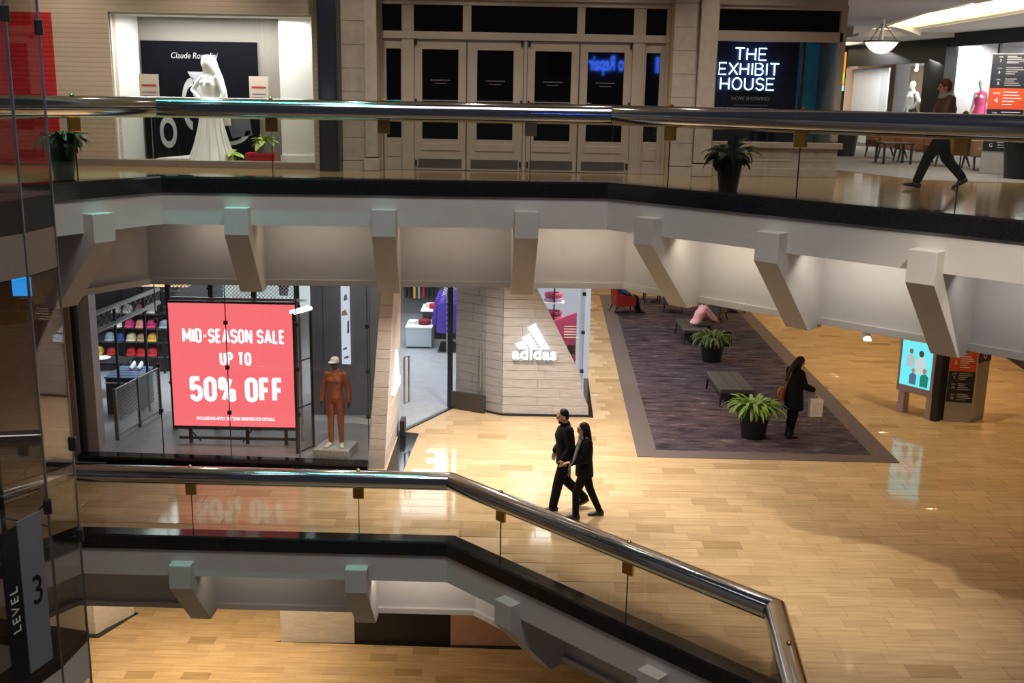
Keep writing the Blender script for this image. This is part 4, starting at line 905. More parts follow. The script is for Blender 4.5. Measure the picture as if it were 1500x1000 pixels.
# entrance: glass screen, open door, striped walls
obj('entrance_track', MB().prism([(-2.28, 20.82), (-1.34, 22.62), (-1.28, 22.56), (-2.22, 20.76)], 0, .02), m_black, S)
obj('entrance_pane', MB().prism([(-2.27, 20.86), (-1.36, 22.58), (-1.35, 22.57), (-2.26, 20.85)], .02, 3.94), glassmat('entrance_glass', (.97, .98, .98), .5), S)
d = sthing('door_5', (-2.3, 20.75, 0))
obj('bottom_block', MB().obox((-2.20, 20.62, .17), (.10, .34, .34)), m_black, d, bevel=.01)
obj('handle', MB().tube([(-2.20, 20.98, .55), (-2.20, 20.98, 1.55)], .02).tube([(-2.12, 21.12, .55), (-2.12, 21.12, 1.55)], .02), m_steel, d)
obj('handle_tie', MB().tube([(-2.20, 20.98, .56), (-2.12, 21.12, .56)], .012).tube([(-2.20, 20.98, 1.54), (-2.12, 21.12, 1.54)], .012), m_steel, d)
d = sthing('door_6', (-1.34, 22.55, 0)); da = Vector((-1.34, 22.58)); db = Vector((-.56, 22.20)); dd = (db - da).normalized(); dn = Vector((-dd.y, dd.x)) * .025
def dbox(name, u0, u1, z0, z1, wd, mat, **k):
    a = da + dd * u0; b = da + dd * u1; n = dn.normalized() * wd; return obj(name, MB().prism([tuple(a - n), tuple(b - n), tuple(b + n), tuple(a + n)], z0, z1), mat, d, **k)
L_ = (db - da).length
dbox('bottom_rail', 0, L_, .02, .40, .035, P('bronze_black', (.045, .036, .030), .35), bevel=.006); dbox('pane', 0, L_, .40, 3.3, .006, m_shopglass); dbox('top_rail', 0, L_, 3.3, 3.4, .03, m_darksteel); dbox('pivot', -.06, .02, 0, 3.94, .05, m_black)
for u in (L_ - .10, L_ - .02):
    a = da + dd * u - dn.normalized() * .06; obj('handle', MB().tube([(a.x, a.y, .60), (a.x, a.y, 1.62)], .016), m_steel, d)
V = sthing('wall_striped')
def plank_row(a, b, z0, z1, mat, thick=.08, cut=None):
    a = Vector(a); b = Vector(b); t_ = (b - a).normalized(); n = Vector((-t_.y, t_.x)) * thick; L = (b - a).length; c = [0, L]
    if L > 1.0: c = [0, L * random.uniform(.3, .7), L]
    for u0, u1 in zip(c[:-1], c[1:]):
        p, q = a + t_ * (u0 + .003), a + t_ * (u1 - .003); e = random.uniform(0, .010) ; o_ = n.normalized() * e
        top = q if (cut is None or u1 < L) else a + t_ * cut
        pts = [(p.x - o_.x, p.y - o_.y, z0 + .004), (q.x - o_.x, q.y - o_.y, z0 + .002), (top.x - o_.x, top.y - o_.y, z1 - .004), (p.x - o_.x, p.y - o_.y, z1 - .004)]
        obj('plank', MB().extr(pts, (n.x, n.y, 0)), mat, V)
def redge(z): return 1.70 if z < .2 else 1.70 - (z - .2) * .17 / .4 if z < .6 else 1.53 if z < .89 else 1.53 - (z - .89) * 1.04 / 1.97
z = .04
while z < 3.9:
    h = .195; plank_row((-.19, 22.10), (redge(z), 22.10), z, z + h, m_plank, cut=redge(z + h) + .19); plank_row((-1.24, 22.80), (-.195, 22.10), z, z + h, m_plankgrey); z += h
obj('base_strip', MB().prism([(-1.25, 22.78), (-.2, 22.06), (1.72, 22.06), (1.72, 22.12), (-.18, 22.12), (-1.22, 22.84)], 0, .04), m_granite, V)
obj('wall_core', MB().extr([(-.17, 22.13, 0), (1.66, 22.13, 0), (1.5, 22.13, .7), (.0, 22.13, 3.7), (-.17, 22.13, 3.9)], (0, .04, 0)).prism([(-1.2, 22.84), (-.2, 22.16), (-.2, 22.20), (-1.2, 22.88)], 0, 3.94), m_darksteel, V)
obj('floor_border', MB().prism([(1.56, 22.1), (1.80, 22.02), (2.18, 34.0), (2.02, 34.0), (1.60, 23.0)], -.003, .005), m_granite, V)
obj('corner_pane', MB().extr([(1.53, 22.2, .60), (1.53, 22.2, 3.94), (-.1, 22.2, 3.94), (.49, 22.2, 2.86)], (0, .012, 0)), m_shopglass, V)
obj('side_pane', MB().prism([(1.54, 22.2), (1.95, 34), (1.963, 34), (1.553, 22.2)], .02, 3.94), m_shopglass, V)
for z in (1.0, 1.86, 2.70): obj('glass_patch', MB().box(1.49, 1.565, 22.17, 22.24, z - .035, z + .035), m_black, V)
# three-bar logo signs
m_logo = E_('white_lit_logo', (.93, .97, 1.0), 1.5); m_logo_side = P('logo_side', (.55, .55, .6), .5)
def logo(name, lab, M):
    t = thing(name, lab, 'logo sign'); t.matrix_basis = M
    for k, (x0, x1, hl, hr) in enumerate(((.13, .30, .16, .22), (.28, .52, .33, .40), (.47, .86, .56, .56))):
        sl = .38; wd = .20
        # a bar leaning left, its foot on one base line and its head cut along the leaning roof
        xb1 = (.34, .56, .80)[k]; xb0 = xb1 - .165; hh = (.17, .34, .56)[k]; lean = .56
        tl = (xb0 - lean * hh * .9 + .02, hh - .105); tr = (xb1 - lean * hh - .005, hh)
        if k == 0: pts = [(xb0 - .05, 0), (xb1, 0), tr, (xb0 - .115, hh - .065)]
        else: pts = [(xb0, 0), (xb1, 0), tr, (tr[0] - .165, hh - .10)]
        mb = MB().extr([(x, 0, .235 + z) for x, z in pts], (0, .07, 0)); o = obj('bar', mb, m_logo, t, world=False)
    text_o = text('lettering', 'adidas', m_logo, None, (0, 0, 0), .345, (math.pi / 2, 0, 0), ex=.035, bold=.006, spacing=1.02)
    me = text_o.data; xs = [v.co.x for v in me.vertices]; k = .95 / (max(xs) - min(xs)); c = (max(xs) + min(xs)) / 2
    for v in me.vertices: v.co.x = (v.co.x - c) * k + .475; v.co.z += .115; v.co.y += .035
    text_o.parent = t; return t
logo('logo_sign', 'white lit three-bar logo sign on the striped grey wall', Matrix.Translation((.01, 21.99, 1.28)))
logo('logo_sign', 'white lit three-bar logo sign seen edge-on on the leaning stone column', Matrix.Translation((-2.19, 19.2, 1.22)) @ Matrix.Rotation(R(90), 4, 'Z'))
# inside the entrance
t = thing('display_cube', 'pale grey display table just inside the shop entrance', 'table', (-2.55, 28.3, .015))
obj('body', MB().box(-2.9, -2.2, 28.1, 29.1, .06, .58), P('pale_cube', (.46, .52, .56), .4), t, bevel=.01); obj('base', MB().box(-2.87, -2.23, 28.13, 29.07, .015, .06), m_black, t); obj('top', MB().box(-2.92, -2.18, 28.08, 29.12, .58, .61), m_white, t)
t = thing('display_cube', 'taller dark display table holding red tops behind the pale one', 'table', (-2.3, 29.6, .015))
obj('body', MB().box(-2.55, -1.6, 29.3, 30.2, .015, .80), m_darksteel, t); obj('top', MB().box(-2.6, -1.55, 29.25, 30.25, .80, .84), m_white, t)
def folded(lab, x, y, z, wd, mat, n):
    for k in range(n):
        o = obj('folded_top', MB().loft([((x, y, z + k * .045), wd * .5, .16), ((x, y, z + k * .045 + .008), wd * .52, .17), ((x, y, z + k * .045 + .036), wd * .52, .17), ((x, y, z + k * .045 + .044), wd * .46, .14)], 14), mat, None, smooth=True)
        tag(o, '%s, %s of its pile' % (lab, ['bottom', 'second from bottom', 'top'][k] if n == 3 else ['bottom', 'top'][k]), 'clothes', 'folded tops on the display tables')
m_maroon = P('maroon_cloth', (.22, .01, .03), .8)
folded('maroon folded top on the pale display table', -2.42, 28.5, .61, .34, m_maroon, 3); folded('white folded top on the pale display table', -2.75, 28.6, .61, .24, m_white, 2)
folded('red folded top on the taller table', -2.1, 29.6, .84, .55, capm['red'], 3); folded('small white folded top on the taller table', -2.35, 29.9, .84, .3, m_white, 2)
t = thing('clothes_rack', 'chrome clothes rack carrying the purple jackets', 'clothes rack', (-1.75, 28.3, .015))
for x, y in ((-2.0, 27.6), (-1.5, 27.6), (-2.0, 29.0), (-1.5, 29.0)): obj('foot_rail', MB().tube([(x, y, .03), (-1.75, y, .03)], .018), m_steel, t)
for y in (27.6, 29.0): obj('post', MB().tube([(-1.75, y, .03), (-1.75, y, 1.72)], .02), m_steel, t)
obj('bar', MB().tube([(-1.75, 27.6, 1.70), (-1.75, 29.0, 1.70)], .018), m_steel, t); obj('base_plate', MB().box(-2.0, -1.4, 27.7, 28.9, .015, .03), m_darksteel, t)
m_purple = P('purple_quilt', (.075, .035, .33), .45, 0, .25, 14, .6, 18)
for k in range(5):
    y = 27.7 + k * .28; rn = ['nearest', 'second', 'third', 'fourth', 'farthest'][k]
    t = thing('puffer_jacket', 'purple puffer jacket on the chrome rack, %s along the bar' % rn, 'jacket', (-1.75, y, .55), 0, 'purple jackets on the rack')
    z, h = 1.58, 1.02; mb = MB()
    secs = []
    for q in range(15):
        f = q / 14; ww = .10 + .20 * min(1, f * 5) if f < .2 else .30 - .02 * f; bul = .018 * abs(math.sin(f * math.pi * 7)); secs.append(((-1.75, y, z - h * f), ww + bul, (.05 + .06 * min(1, f * 5)) + bul))
    obj('body', mb.loft(secs, 20), m_purple, t, smooth=True)
    for sg in (-1, 1):
        sl = []
        for q in range(10): f = q / 9; b_ = .010 * abs(math.sin(f * math.pi * 6)); sl.append(((-1.75 + sg * (.24 + .12 * f), y, z - .08 - .72 * f), .065 + b_, .065 + b_))
        obj('sleeve', MB().loft(sl, 12), m_purple, t, smooth=True)
    obj('hanger', MB().tube([(-1.90, y, 1.57), (-1.75, y, 1.64), (-1.60, y, 1.57)], .010).tube([(-1.75, y, 1.64), (-1.75, y, 1.71)], .006), m_steel, t)
t = thing('shoe_shelves', 'grey wall shelves over rows of dark tops at the back of the shop', 'shelves', (-2.9, 32.8, .015))
obj('back', MB().box(-4.4, -2.2, 32.8, 32.95, .015, 3.8), m_greywall, t)
for z in (1.1, 1.85, 2.6): obj('shelf', MB().box(-4.4, -2.2, 32.35, 32.8, z, z + .04), m_steel, t)
for k in range(24):
    z = (1.1, 1.85, 2.6)[k // 8]; x = -3.35 + (k % 8) * .14; c = ['black', 'black', 'yellow', 'black', 'red', 'black', 'black', 'grey'][(k * 5) % 8]
    o = obj('shirt', MB().box(x - .035, x + .035, 32.36, 32.74, z - .52, z - .04), capm[c], None, bevel=.015)
    tag(o, '%s top hung under the %s back wall shelf, %s from its left end' % (c, ['lowest', 'middle', 'highest'][k // 8], ['first', 'second', 'third', 'fourth', 'fifth', 'sixth', 'seventh', 'eighth'][k % 8]), 'clothes', 'tops hung under the back wall shelves')
t = thing('hanging_rail', 'steel wall rail at the back of the shop behind the purple jackets', 'clothes rail', (-1.4, 32.5, 1.0))
obj('bar', MB().tube([(-2.1, 32.5, 2.7), (-.6, 32.5, 2.7)], .02), m_steel, t)
for k in range(5): tag(garment('hung_jacket', (-1.95 + k * .34, 32.5, 2.62), .27, .9, [m_white, capm['black'], capm['black'], capm['grey'], m_white][k], None), '%s jacket on the back wall rail behind the purple jackets, %s from the left' % (['white', 'black', 'black', 'grey', 'white'][k], ['first', 'second', 'third', 'fourth', 'fifth'][k]), 'jacket', 'jackets on the back wall rail')
t = thing('display_shelf', 'white shelf unit carrying pink and lilac folded tops behind the corner glass', 'shelves', (1.0, 25.0, .015))
obj('back', MB().box(.6, 1.9, 25.25, 25.3, .015, 3.8), E_('white_wall_glow', (.86, .88, 1.0), .55), t)  # back wall's brightness put in as emission, not a lamp
for z in (1.5, 1.95, 2.4): obj('shelf', MB().box(.72, 1.24, 24.85, 25.25, z, z + .03), m_white, t)
obj('upright', MB().box(.98, 1.01, 24.86, 24.9, 1.4, 2.7), m_black, t)
m_pk = P('pink_cloth', (.55, .10, .20), .8); m_lil = P('lilac_cloth', (.42, .25, .42), .8)
for k, (z, m) in enumerate(((1.53, m_pk), (1.66, m_pk), (1.98, m_lil), (2.10, m_pk), (2.43, m_lil))):
    o = obj('folded_top', MB().loft([((.98, 25.02, z), .20, .14), ((.98, 25.02, z + .02), .22, .15), ((.98, 25.02, z + .09), .22, .15), ((.98, 25.02, z + .11), .18, .12)], 12), m, None, smooth=True)
    tag(o, ['lower pink folded top on the bottom white shelf', 'upper pink folded top on the bottom white shelf', 'lilac folded top on the middle white shelf', 'pink folded top on the middle white shelf', 'lilac folded top alone on the top white shelf'][k] + ' behind the corner glass', 'clothes', 'folded tops on the white shelves')
t = thing('window_notice', 'sheet of white notice lettering with a black square on the corner glass', 'notice', (1.3, 22.19, 1.3))
mb = MB()
for k in range(5): mb.box(1.12, 1.42 - .05 * (k % 2), 22.186, 22.192, 1.98 - k * .06, 2.0 - k * .06)
obj('lettering', mb, m_text, t); obj('black_square', MB().box(1.20, 1.36, 22.186, 22.192, 1.38, 1.58), m_black, t)
t = thing('pink_panel', 'tall magenta picture panel standing inside the corner window', 'panel', (1.1, 23.4, .02))
obj('panel', MB().prism([(.8, 23.6), (1.55, 24.9), (1.52, 24.92), (.77, 23.62)], .02, 1.75), P('magenta_panel', (.55, .08, .22), .5, 0, .25, 2), t); obj('foot', MB().box(.75, 1.0, 23.5, 23.75, .015, .03), m_steel, t)
# ------------------------------------------------------------------ glass lift shaft at the left
struct('wall_shop_outer', MB().box(-16, -8.56, 18.9, 19.2, 0, 3.95), m_pillar)
M2, M1, M0, M3 = (-5.37, 12.3), (-5.42, 11.62), (-6.35, 8.5), (-8.4, 13.0)
t = thing('lift_shaft', 'tall glazed lift shaft with thin steel joints along the left edge', 'lift shaft', (-6.4, 11.3, L2))
fr = [M0, M1, M2, M3]
for (a, b), nm in zip(zip(fr[:-1], fr[1:]), 'abc'):
    a = Vector(a); b = Vector(b); d = (b - a).normalized(); n = Vector((-d.y, d.x)) * .008
    for z0, z1 in ((L2, -.62), (.04, 4.72), (5.60, 11.0)):
        p, q = a + d * .012, b - d * .012
        obj('glass_panel', MB().prism([tuple(p - n), tuple(q - n), tuple(q + n), tuple(p + n)], z0, z1), m_shaftglass, t)
for p, r_ in ((M0, .02), (M1, .018), (M2, .016), (M3, .02)):
    obj('joint_bar', MB().tube([(p[0], p[1], L2), (p[0], p[1], 11)], r_, 8), m_steel, t, smooth=True)
for p, zs in ((M1, (2.0, 7.55)), (M2, (2.55, 7.45, 1.35))):
    for z in zs: obj('glass_patch', MB().obox((p[0], p[1], z), (.09, .09, .17), (0, 0, R(20))), m_darksteel, t, bevel=.01)
def shbeam(name, z0, z1, mat, o=.0):
    mb = MB(); pts = [M0, M1, M2, M3]; inn = [(-6.75, 8.6), (-5.85, 11.7), (-5.75, 12.0), (-8.4, 12.6)]
    for k in range(3): mb.prism([pts[k], pts[k + 1], inn[k + 1], inn[k]], z0, z1)
    return obj(name, mb, mat, t)
shbeam('floor_beam', 4.74, 5.22, P('taupe_beam', (.27, .225, .195), .6)); shbeam('beam_cap', 5.22, 5.58, m_darksteel)
shbeam('floor_beam', -.60, -.10, m_plaster2); shbeam('beam_cap', -.10, .03, m_darksteel)
obj('inner_column', MB().box(-6.9, -6.55, 11.2, 11.5, L2, 11), m_darksteel, t)
for a, b in (((-5.85, 11.2, 2.9), (-6.6, 12.6, 1.6)), ((-6.7, 11.2, 2.2), (-5.7, 12.2, 1.5)), ((-6.6, 11.0, 1.0), (-5.6, 12.1, 1.9))): obj('tie_rod', MB().tube([a, b], .012), m_darksteel, t)
obj('guide_rail', MB().tube([(-6.05, 11.8, L2), (-6.05, 11.8, 11)], .03), m_darksteel, t)
t = thing('lift_car_base', 'brown rounded lift car underside with a small blue screen added inside the shaft', 'lift car', (-6.2, 11.3, 3.9))  # car added for a brown and blue reflection in the shaft glass
obj('skirt', MB().prism([(-7.9, 11.7), (-5.75, 11.78), (-5.58, 11.95), (-5.58, 12.12), (-5.8, 12.3), (-7.9, 12.5)], 4.12, 4.30), P('car_wood', (.16, .07, .028), .35), t, bevel=.05)
obj('body', MB().prism([(-7.9, 11.8), (-5.70, 11.9), (-5.60, 12.1), (-5.9, 12.28), (-7.8, 12.4)], 4.30, 4.70), P('car_brown', (.075, .035, .02), .5), t)
obj('screen', MB().obox((-5.61, 11.86, 4.58), (.21, .02, .22), (0, 0, R(2))), E_('blue_screen', (.02, .30, .85), 1.1), t)
obj('control_box', MB().obox((-5.56, 11.82, 4.38), (.14, .06, .14), (0, 0, R(2))), m_black, t, bevel=.01)
# level sign on the shaft glass
fd = (Vector(M1) - Vector(M0)).normalized(); fn = Vector((fd.y, -fd.x)); ang = math.atan2(fd.y, fd.x)
def shp(u, off): q = Vector(M1) + fd * u + fn * off; return (q.x, q.y)
t = thing('level_sign', 'tall two-panel floor level sign with a large numeral on the shaft glass', 'sign', (*shp(-.4, .02), .1))
obj('numeral_panel', MB().prism([shp(-.53, .012), shp(-.16, .012), shp(-.16, .03), shp(-.53, .03)], .13, 2.02), m_greenish, t, bevel=.003)
obj('word_panel', MB().prism([shp(-.80, .012), shp(-.545, .012), shp(-.545, .03), shp(-.80, .03)], .08, 1.98), m_navy, t, bevel=.003)
def signtext(name, s_, u, z, size, mat, spin=0, **k):
    o = text(name, s_, mat, None, (0, 0, 0), size, (0, 0, 0), **k); p = shp(u, .032)
    o.data.transform(Matrix.Translation((p[0], p[1], z)) @ Matrix.Rotation(ang, 4, 'Z') @ Matrix.Rotation(R(90), 4, 'X') @ Matrix.Rotation(R(spin), 4, 'Z'))
    o.data.transform(wmat(t).inverted()); o.parent = t; return o
signtext('numeral', '3', -.31, 1.08, .50, m_navy, xs=.8); signtext('word', 'LEVEL', -.67, 1.0, .17, m_text, 90, spacing=1.35, xs=1.0)

# ------------------------------------------------------------------ rug and furniture on the shopping floor
t = thing('rug', 'large mottled purple-brown carpet with a plain border on the tiled floor', 'rug', (5.1, 27, 0))
def rq(i): return [(3.06 + i, 36.7 - i), (2.48 + i, 19.5 + i), (7.56 - i, 19.42 + i), (7.87 - i, 36.5 - i)]
obj('border', MB().prism(rq(0), .0005, .010), m_rugborder, t); obj('field', MB().prism(rq(.42), .0095, .013), m_carpet, t)

def planter(name, lab, loc, r0_, r1_, h, grp=None):
    t = thing(name, lab, 'planter', loc, 0, grp); n = 28
    obj('pot', MB().lathe([(0, 0), (r0_, 0), (r0_ * 1.01, .02), (r1_ * .97, h - .05), (r1_, h - .045), (r1_, h), (r1_ * .9, h), (r1_ * .88, h - .06), (0, h - .06)], (0, 0, 0), n), m_pot, t, world=False, smooth=True)
    obj('soil', MB().lathe([(0, 0), (r1_ * .87, 0), (r1_ * .87, .015), (0, .03)], (0, 0, h - .06), n), m_soil, t, world=False); return t
t = planter('leafy_planter', 'black planter of bright green arching leaves beside the standing woman', (5.02, 20.85, .013), .24, .33, .64, 'tall planters on the rug')
foliage(t, (0, 0, .55), 170, .56, .055, 1.5, m_leaf, 2.7, .11, rspread=.24)
t = planter('leafy_planter', 'black planter of dull green drooping leaves between the two benches', (5.32, 27.3, .013), .25, .34, .64, 'tall planters on the rug')
foliage(t, (0, 0, .55), 150, .55, .05, 1.5, m_leaf2, 2.8, .13, rspread=.24)
t = planter('leafy_planter', 'tall black planter with broad dark leaves on the upper gallery near the neon window', (2.95, 14.72, U), .125, .20, .56, 'tall planters on the upper gallery')
foliage(t, (0, 0, .5), 40, .40, .15, 1.0, m_leaf3, 2.0, .2, rspread=.10); foliage(t, (0, 0, .55), 8, .28, .13, 1.4, m_leaf3, 1.2, .12, rspread=.08)
t = planter('leafy_planter', 'tall black planter with spiky dark leaves on the upper gallery at the lift shaft', (-6.25, 14.75, U), .13, .205, .60, 'tall planters on the upper gallery')
foliage(t, (0, 0, .54), 44, .38, .10, 1.1, m_leaf3, 2.0, .22, rspread=.12); foliage(t, (0, 0, .56), 9, .32, .09, .8, m_leaf2, 1.5, .12, rspread=.1)

def bench(lab, corners, seat=.45):
    c = sum((Vector(p) for p in corners), Vector((0, 0))) / 4; t = thing('bench', lab, 'bench', (c.x, c.y, .013), 0, 'black leather benches on the rug')
    obj('cushion', MB().prism(corners, seat - .12, seat), m_leather, t, bevel=.03)
    ins = [c + (Vector(p) - c) * .93 for p in corners]; obj('apron', MB().prism([tuple(p) for p in ins], seat - .19, seat - .115), m_darkwood, t)
    for p in ins: q = c + (p - c) * .96; q2 = c + (p - c) * 1.03; obj('leg', MB().tube([(q.x, q.y, seat - .15), (q2.x, q2.y, .018)], .032, 8, .02), m_darkwood, t)
    mb = MB(); a, b, d, e = [Vector(p) for p in corners]
    for q in (1 / 3, 2 / 3): u = a + (e - a) * q; v = b + (d - b) * q; mb.tube([(u.x, u.y, seat + .001), (v.x, v.y, seat + .001)], .006, 4)
    obj('seam', mb, m_black, t)
bench('black leather bench nearest, beside the bright green planter', [(4.68, 24.55), (4.72, 22.95), (5.48, 22.92), (5.46, 24.55)])
bench('black leather bench farther away, under the person in pink', [(4.84, 30.7), (4.86, 29.15), (5.60, 29.15), (5.58, 30.7)])

def armchair(lab, loc, rz, fab, grp, arms=True):
    t = thing('armchair', lab, 'armchair', loc, rz, grp)
    obj('seat', MB().box(-.31, .31, -.28, .30, .26, .42), fab, t, world=False, bevel=.03)
    obj('backrest', MB().extr([(-.33, -.36, .26), (-.33, -.24, .26), (-.33, -.30, .84), (-.33, -.40, .84)], (.66, 0, 0)), fab, t, world=False, bevel=.03)
    if arms:
        for sg in (-1, 1): obj('arm', MB().extr([(sg * .34, -.34, .26), (sg * .34, .30, .26), (sg * .34, .30, .56), (sg * .34, -.30, .66)], (sg * -.07, 0, 0)), fab, t, world=False, bevel=.02)
    for sx in (-.29, .29):
        for y0, y1 in ((.26, .30), (-.30, -.42)): obj('leg', MB().tube([(sx, y0, .27), (sx, y1, .009)], .026, 8, .016), m_darkwood, t, world=False)
    return t
g = 'armchairs on the lower rug'
armchair('red armchair at the far left of the rug, holding a seated man', (3.62, 33.6, .013), R(-80), m_redleather, g)
armchair('red armchair at the far right of the rug under the bracket', (7.2, 34.1, .013), R(10), m_redleather, g)
armchair('dark armchair behind the person in pink', (6.3, 32.6, .013), R(60), m_leather, g)
armchair('dark armchair left of the bracket foot at the back of the rug', (5.25, 33.9, .013), R(170), m_leather, g)
t = thing('side_table', 'low dark side table at the back edge of the rug', 'table', (4.75, 35.6, .013))
obj('top', MB().box(-.3, .3, -.3, .3, .42, .47), m_darkwood, t, world=False, bevel=.01)
for x in (-.25, .25):
    for y in (-.25, .25): obj('leg', MB().box(x - .02, x + .02, y - .02, y + .02, 0, .42), m_darkwood, t, world=False)
g = 'armchairs in the upper corridor'
armchair('tan-sided orange armchair at the left end of the corridor seats', (8.45, 24.6, U + .006), R(100), m_rust, g)
armchair('orange-brown armchair second in the corridor seat row', (8.55, 23.2, U + .006), R(80), m_rust, g)
armchair('orange-brown armchair third in the corridor seat row', (8.75, 21.9, U + .006), R(95), m_rust, g)
armchair('tan armchair behind the walking woman', (9.1, 20.75, U + .006), R(175), m_tan, g)
t = thing('side_table', 'small dark side table behind the legs of the walking woman', 'table', (7.9, 22.4, U + .006))
obj('top', MB().box(-.32, .32, -.28, .28, .40, .44), m_darkwood, t, world=False, bevel=.01)
for x in (-.28, .28):
    for y in (-.24, .24): obj('leg', MB().box(x - .02, x + .02, y - .02, y + .02, 0, .40), m_darkwood, t, world=False)
for x, y, lab in ((7.75, 25.3, 'squat black planter tub at the left of the corridor chairs'), (8.75, 18.55, 'tall black planter tub beside the upper directory')):
    t = planter('planter_tub', lab, (x, y, U + .006), .24, .30, .62 if y < 20 else .55)
    foliage(t, (0, 0, .5), 12, .14, .06, 1.2, m_leaf3, 1.4, .2, rspread=.12)

# directories and the screen kiosk
def directory(name, lab, a, b, c, z0, H, rows, orange, cap, base):
    """two visible faces a->b (front) and b->c (side)"""
    a, b, c = Vector(a), Vector(b), Vector(c); dd_ = a + (c - b); t = thing(name, lab, 'directory sign', (*((a + c) / 2), z0))
    f = (b - a).normalized(); n = Vector((f.y, -f.x)); L = (b - a).length
    obj('body', MB().prism([tuple(a), tuple(b), tuple(c), tuple(dd_)], z0, z0 + H), m_greypanel, t, bevel=.008)
    obj('edge_strip', MB().prism([tuple(b - f * .02 + n * .004), tuple(b + n * .012), tuple(b + (c - b).normalized() * .03 + n * .004), tuple(b)], z0, z0 + H), m_steel, t)
    bs = H * base; tot = sum(r_[2] for r_ in rows); zt = z0 + H - .01; ang = math.atan2(f.y, f.x)
    for k, (num, nl, wt) in enumerate(rows):
        rh = (H - bs - .02) * wt / tot; p0_ = a + f * .01; p1_ = b - f * .03
        obj('panel', MB().prism([tuple(p0_ + n * .004), tuple(p1_ + n * .004), tuple(p1_ + n * .016), tuple(p0_ + n * .016)], zt - rh + .006, zt), m_orange if num == orange else m_navy, t)
        q = a + f * L * .22 + n * .018
        text('level_number', num, m_text, t, (q.x, q.y, zt - rh * .58), min(.13, rh * .36), (math.pi / 2, 0, ang), ex=.002)
        q = a + f * L * .22 + n * .018; text('level_word', 'LEVEL', m_text, t, (q.x, q.y, zt - rh * .24), min(.05, rh * .14), (math.pi / 2, 0, ang), ex=.002)
        mb = MB()
        for j in range(nl):
            u0, u1 = L * .38, L * (.38 + (.24, .42, .30, .36, .48)[(j * 3 + k) % 5]); zz = zt - rh * (.16 + .72 * j / max(1, nl))
            p, q = a + f * u0, a + f * u1; mb.prism([tuple(p + n * .016), tuple(q + n * .016), tuple(q + n * .019), tuple(p + n * .019)], zz - rh * .035, zz)
        obj('listing_lines', mb, m_text, t); zt -= rh
    s2 = (c - b).normalized(); n2 = Vector((s2.y, -s2.x))
    if cap:
        obj('side_cap', MB().prism([tuple(b + s2 * .02 + n2 * .002), tuple(c + n2 * .002), tuple(c + n2 * .015), tuple(b + s2 * .02 + n2 * .015)], z0 + H * .83, z0 + H), m_navy, t)
        m_ = b + s2 * (c - b).length * .5 + n2 * .018; mb = MB(); rs = []
        for k in range(25):
            a_ = 2 * math.pi * k / 24; e1 = Vector((s2.x, s2.y, 0)); rs.append([Vector((m_.x, m_.y, z0 + H * .915)) + (e1 * math.cos(a_) + Vector((0, 0, 1)) * math.sin(a_)) * r_ for r_ in (.05, .062)] )
        for k in range(24): mb.add([rs[k][0], rs[k][1], rs[k + 1][1], rs[k + 1][0]], [(0, 1, 2, 3)])
        obj('round_emblem', mb, E_('pink_emblem', (.7, .15, .25), .8), t)
    return t
directory('directory_sign', 'floor directory pylon with an orange band on the lower floor at the right', (9.50, 22.24), (10.08, 22.16), (10.50, 22.50), 0, 1.62, [('3', 7, 2), ('2', 4, 1), ('M', 4, 1), ('G', 4, 1)], '3', True, .27)
directory('directory_sign', 'floor directory pylon with an orange band in the upper corridor at the right', (8.52, 19.62), (9.12, 19.38), (9.42, 19.9), U + .006, 2.13, [('7', 5, 1), ('6', 4, 1), ('5', 4, 1), ('4', 5, 1.9), ('3', 4, 1.25), ('M', 4, 1.25), ('G', 4, 1.25)], '4', True, .19)
t = thing('screen_kiosk', 'lit cyan advertising screen kiosk beside the lower directory', 'kiosk', (9.25, 22.8, 0))
ka, kb = Vector((8.68, 23.0)), Vector((9.22, 22.30)); kf = (kb - ka).normalized(); kn = Vector((kf.y, -kf.x)); kin = -kn * .22
m_kfr = P('kiosk_frame', (.42, .33, .34), .45)
obj('frame', MB().prism([tuple(ka), tuple(kb), tuple(kb + kin), tuple(ka + kin)], .50, 2.05), m_kfr, t, bevel=.02)
obj('lit_screen', MB().prism([tuple(ka + kf * .07 + kn * .004), tuple(kb - kf * .07 + kn * .004), tuple(kb - kf * .07 - kn * .002), tuple(ka + kf * .07 - kn * .002)], .66, 1.97), E_('cyan_screen', (.16, .74, .80), 1.15), t)
kw = (kb - ka).length
def kpoly(pts, mat, o=.006): return obj('screen_figure', MB().extr([(*(ka + kf * u * kw + kn * o), z) for u, z in pts], (kn.x * .003, kn.y * .003, 0)), mat, t)
for (u, z, s_, mats) in ((.34, 1.25, .8, ((.55, .70, .72), (.30, .18, .12))), (.62, 1.18, 1.0, ((.75, .82, .82), (.10, .07, .06))), (.75, .86, .8, ((.03, .28, .20), (.45, .28, .2))), (.44, .85, .7, ((.12, .20, .30), (.5, .3, .22)))):
    mb_ = E_('figure_tone_%d' % int(u * 100), mats[0], .8); mh = E_('figure_head_%d' % int(u * 100), mats[1], .8)
    kpoly([(u - .13 * s_, z - .20 * s_), (u + .13 * s_, z - .20 * s_), (u + .14 * s_, z + .10 * s_), (u + .05 * s_, z + .17 * s_), (u - .05 * s_, z + .17 * s_), (u - .14 * s_, z + .08 * s_)], mb_)
    kpoly([(u + .07 * s_ * math.cos(a * .63), z + .25 * s_ + .075 * s_ * math.sin(a * .63)) for a in range(10)], mh, .008)
for p in (ka + kf * .08, kb - kf * .12): obj('foot', MB().prism([tuple(p), tuple(p + kf * .14), tuple(p + kf * .14 + kin), tuple(p + kin)], 0, .52), m_kfr, t)
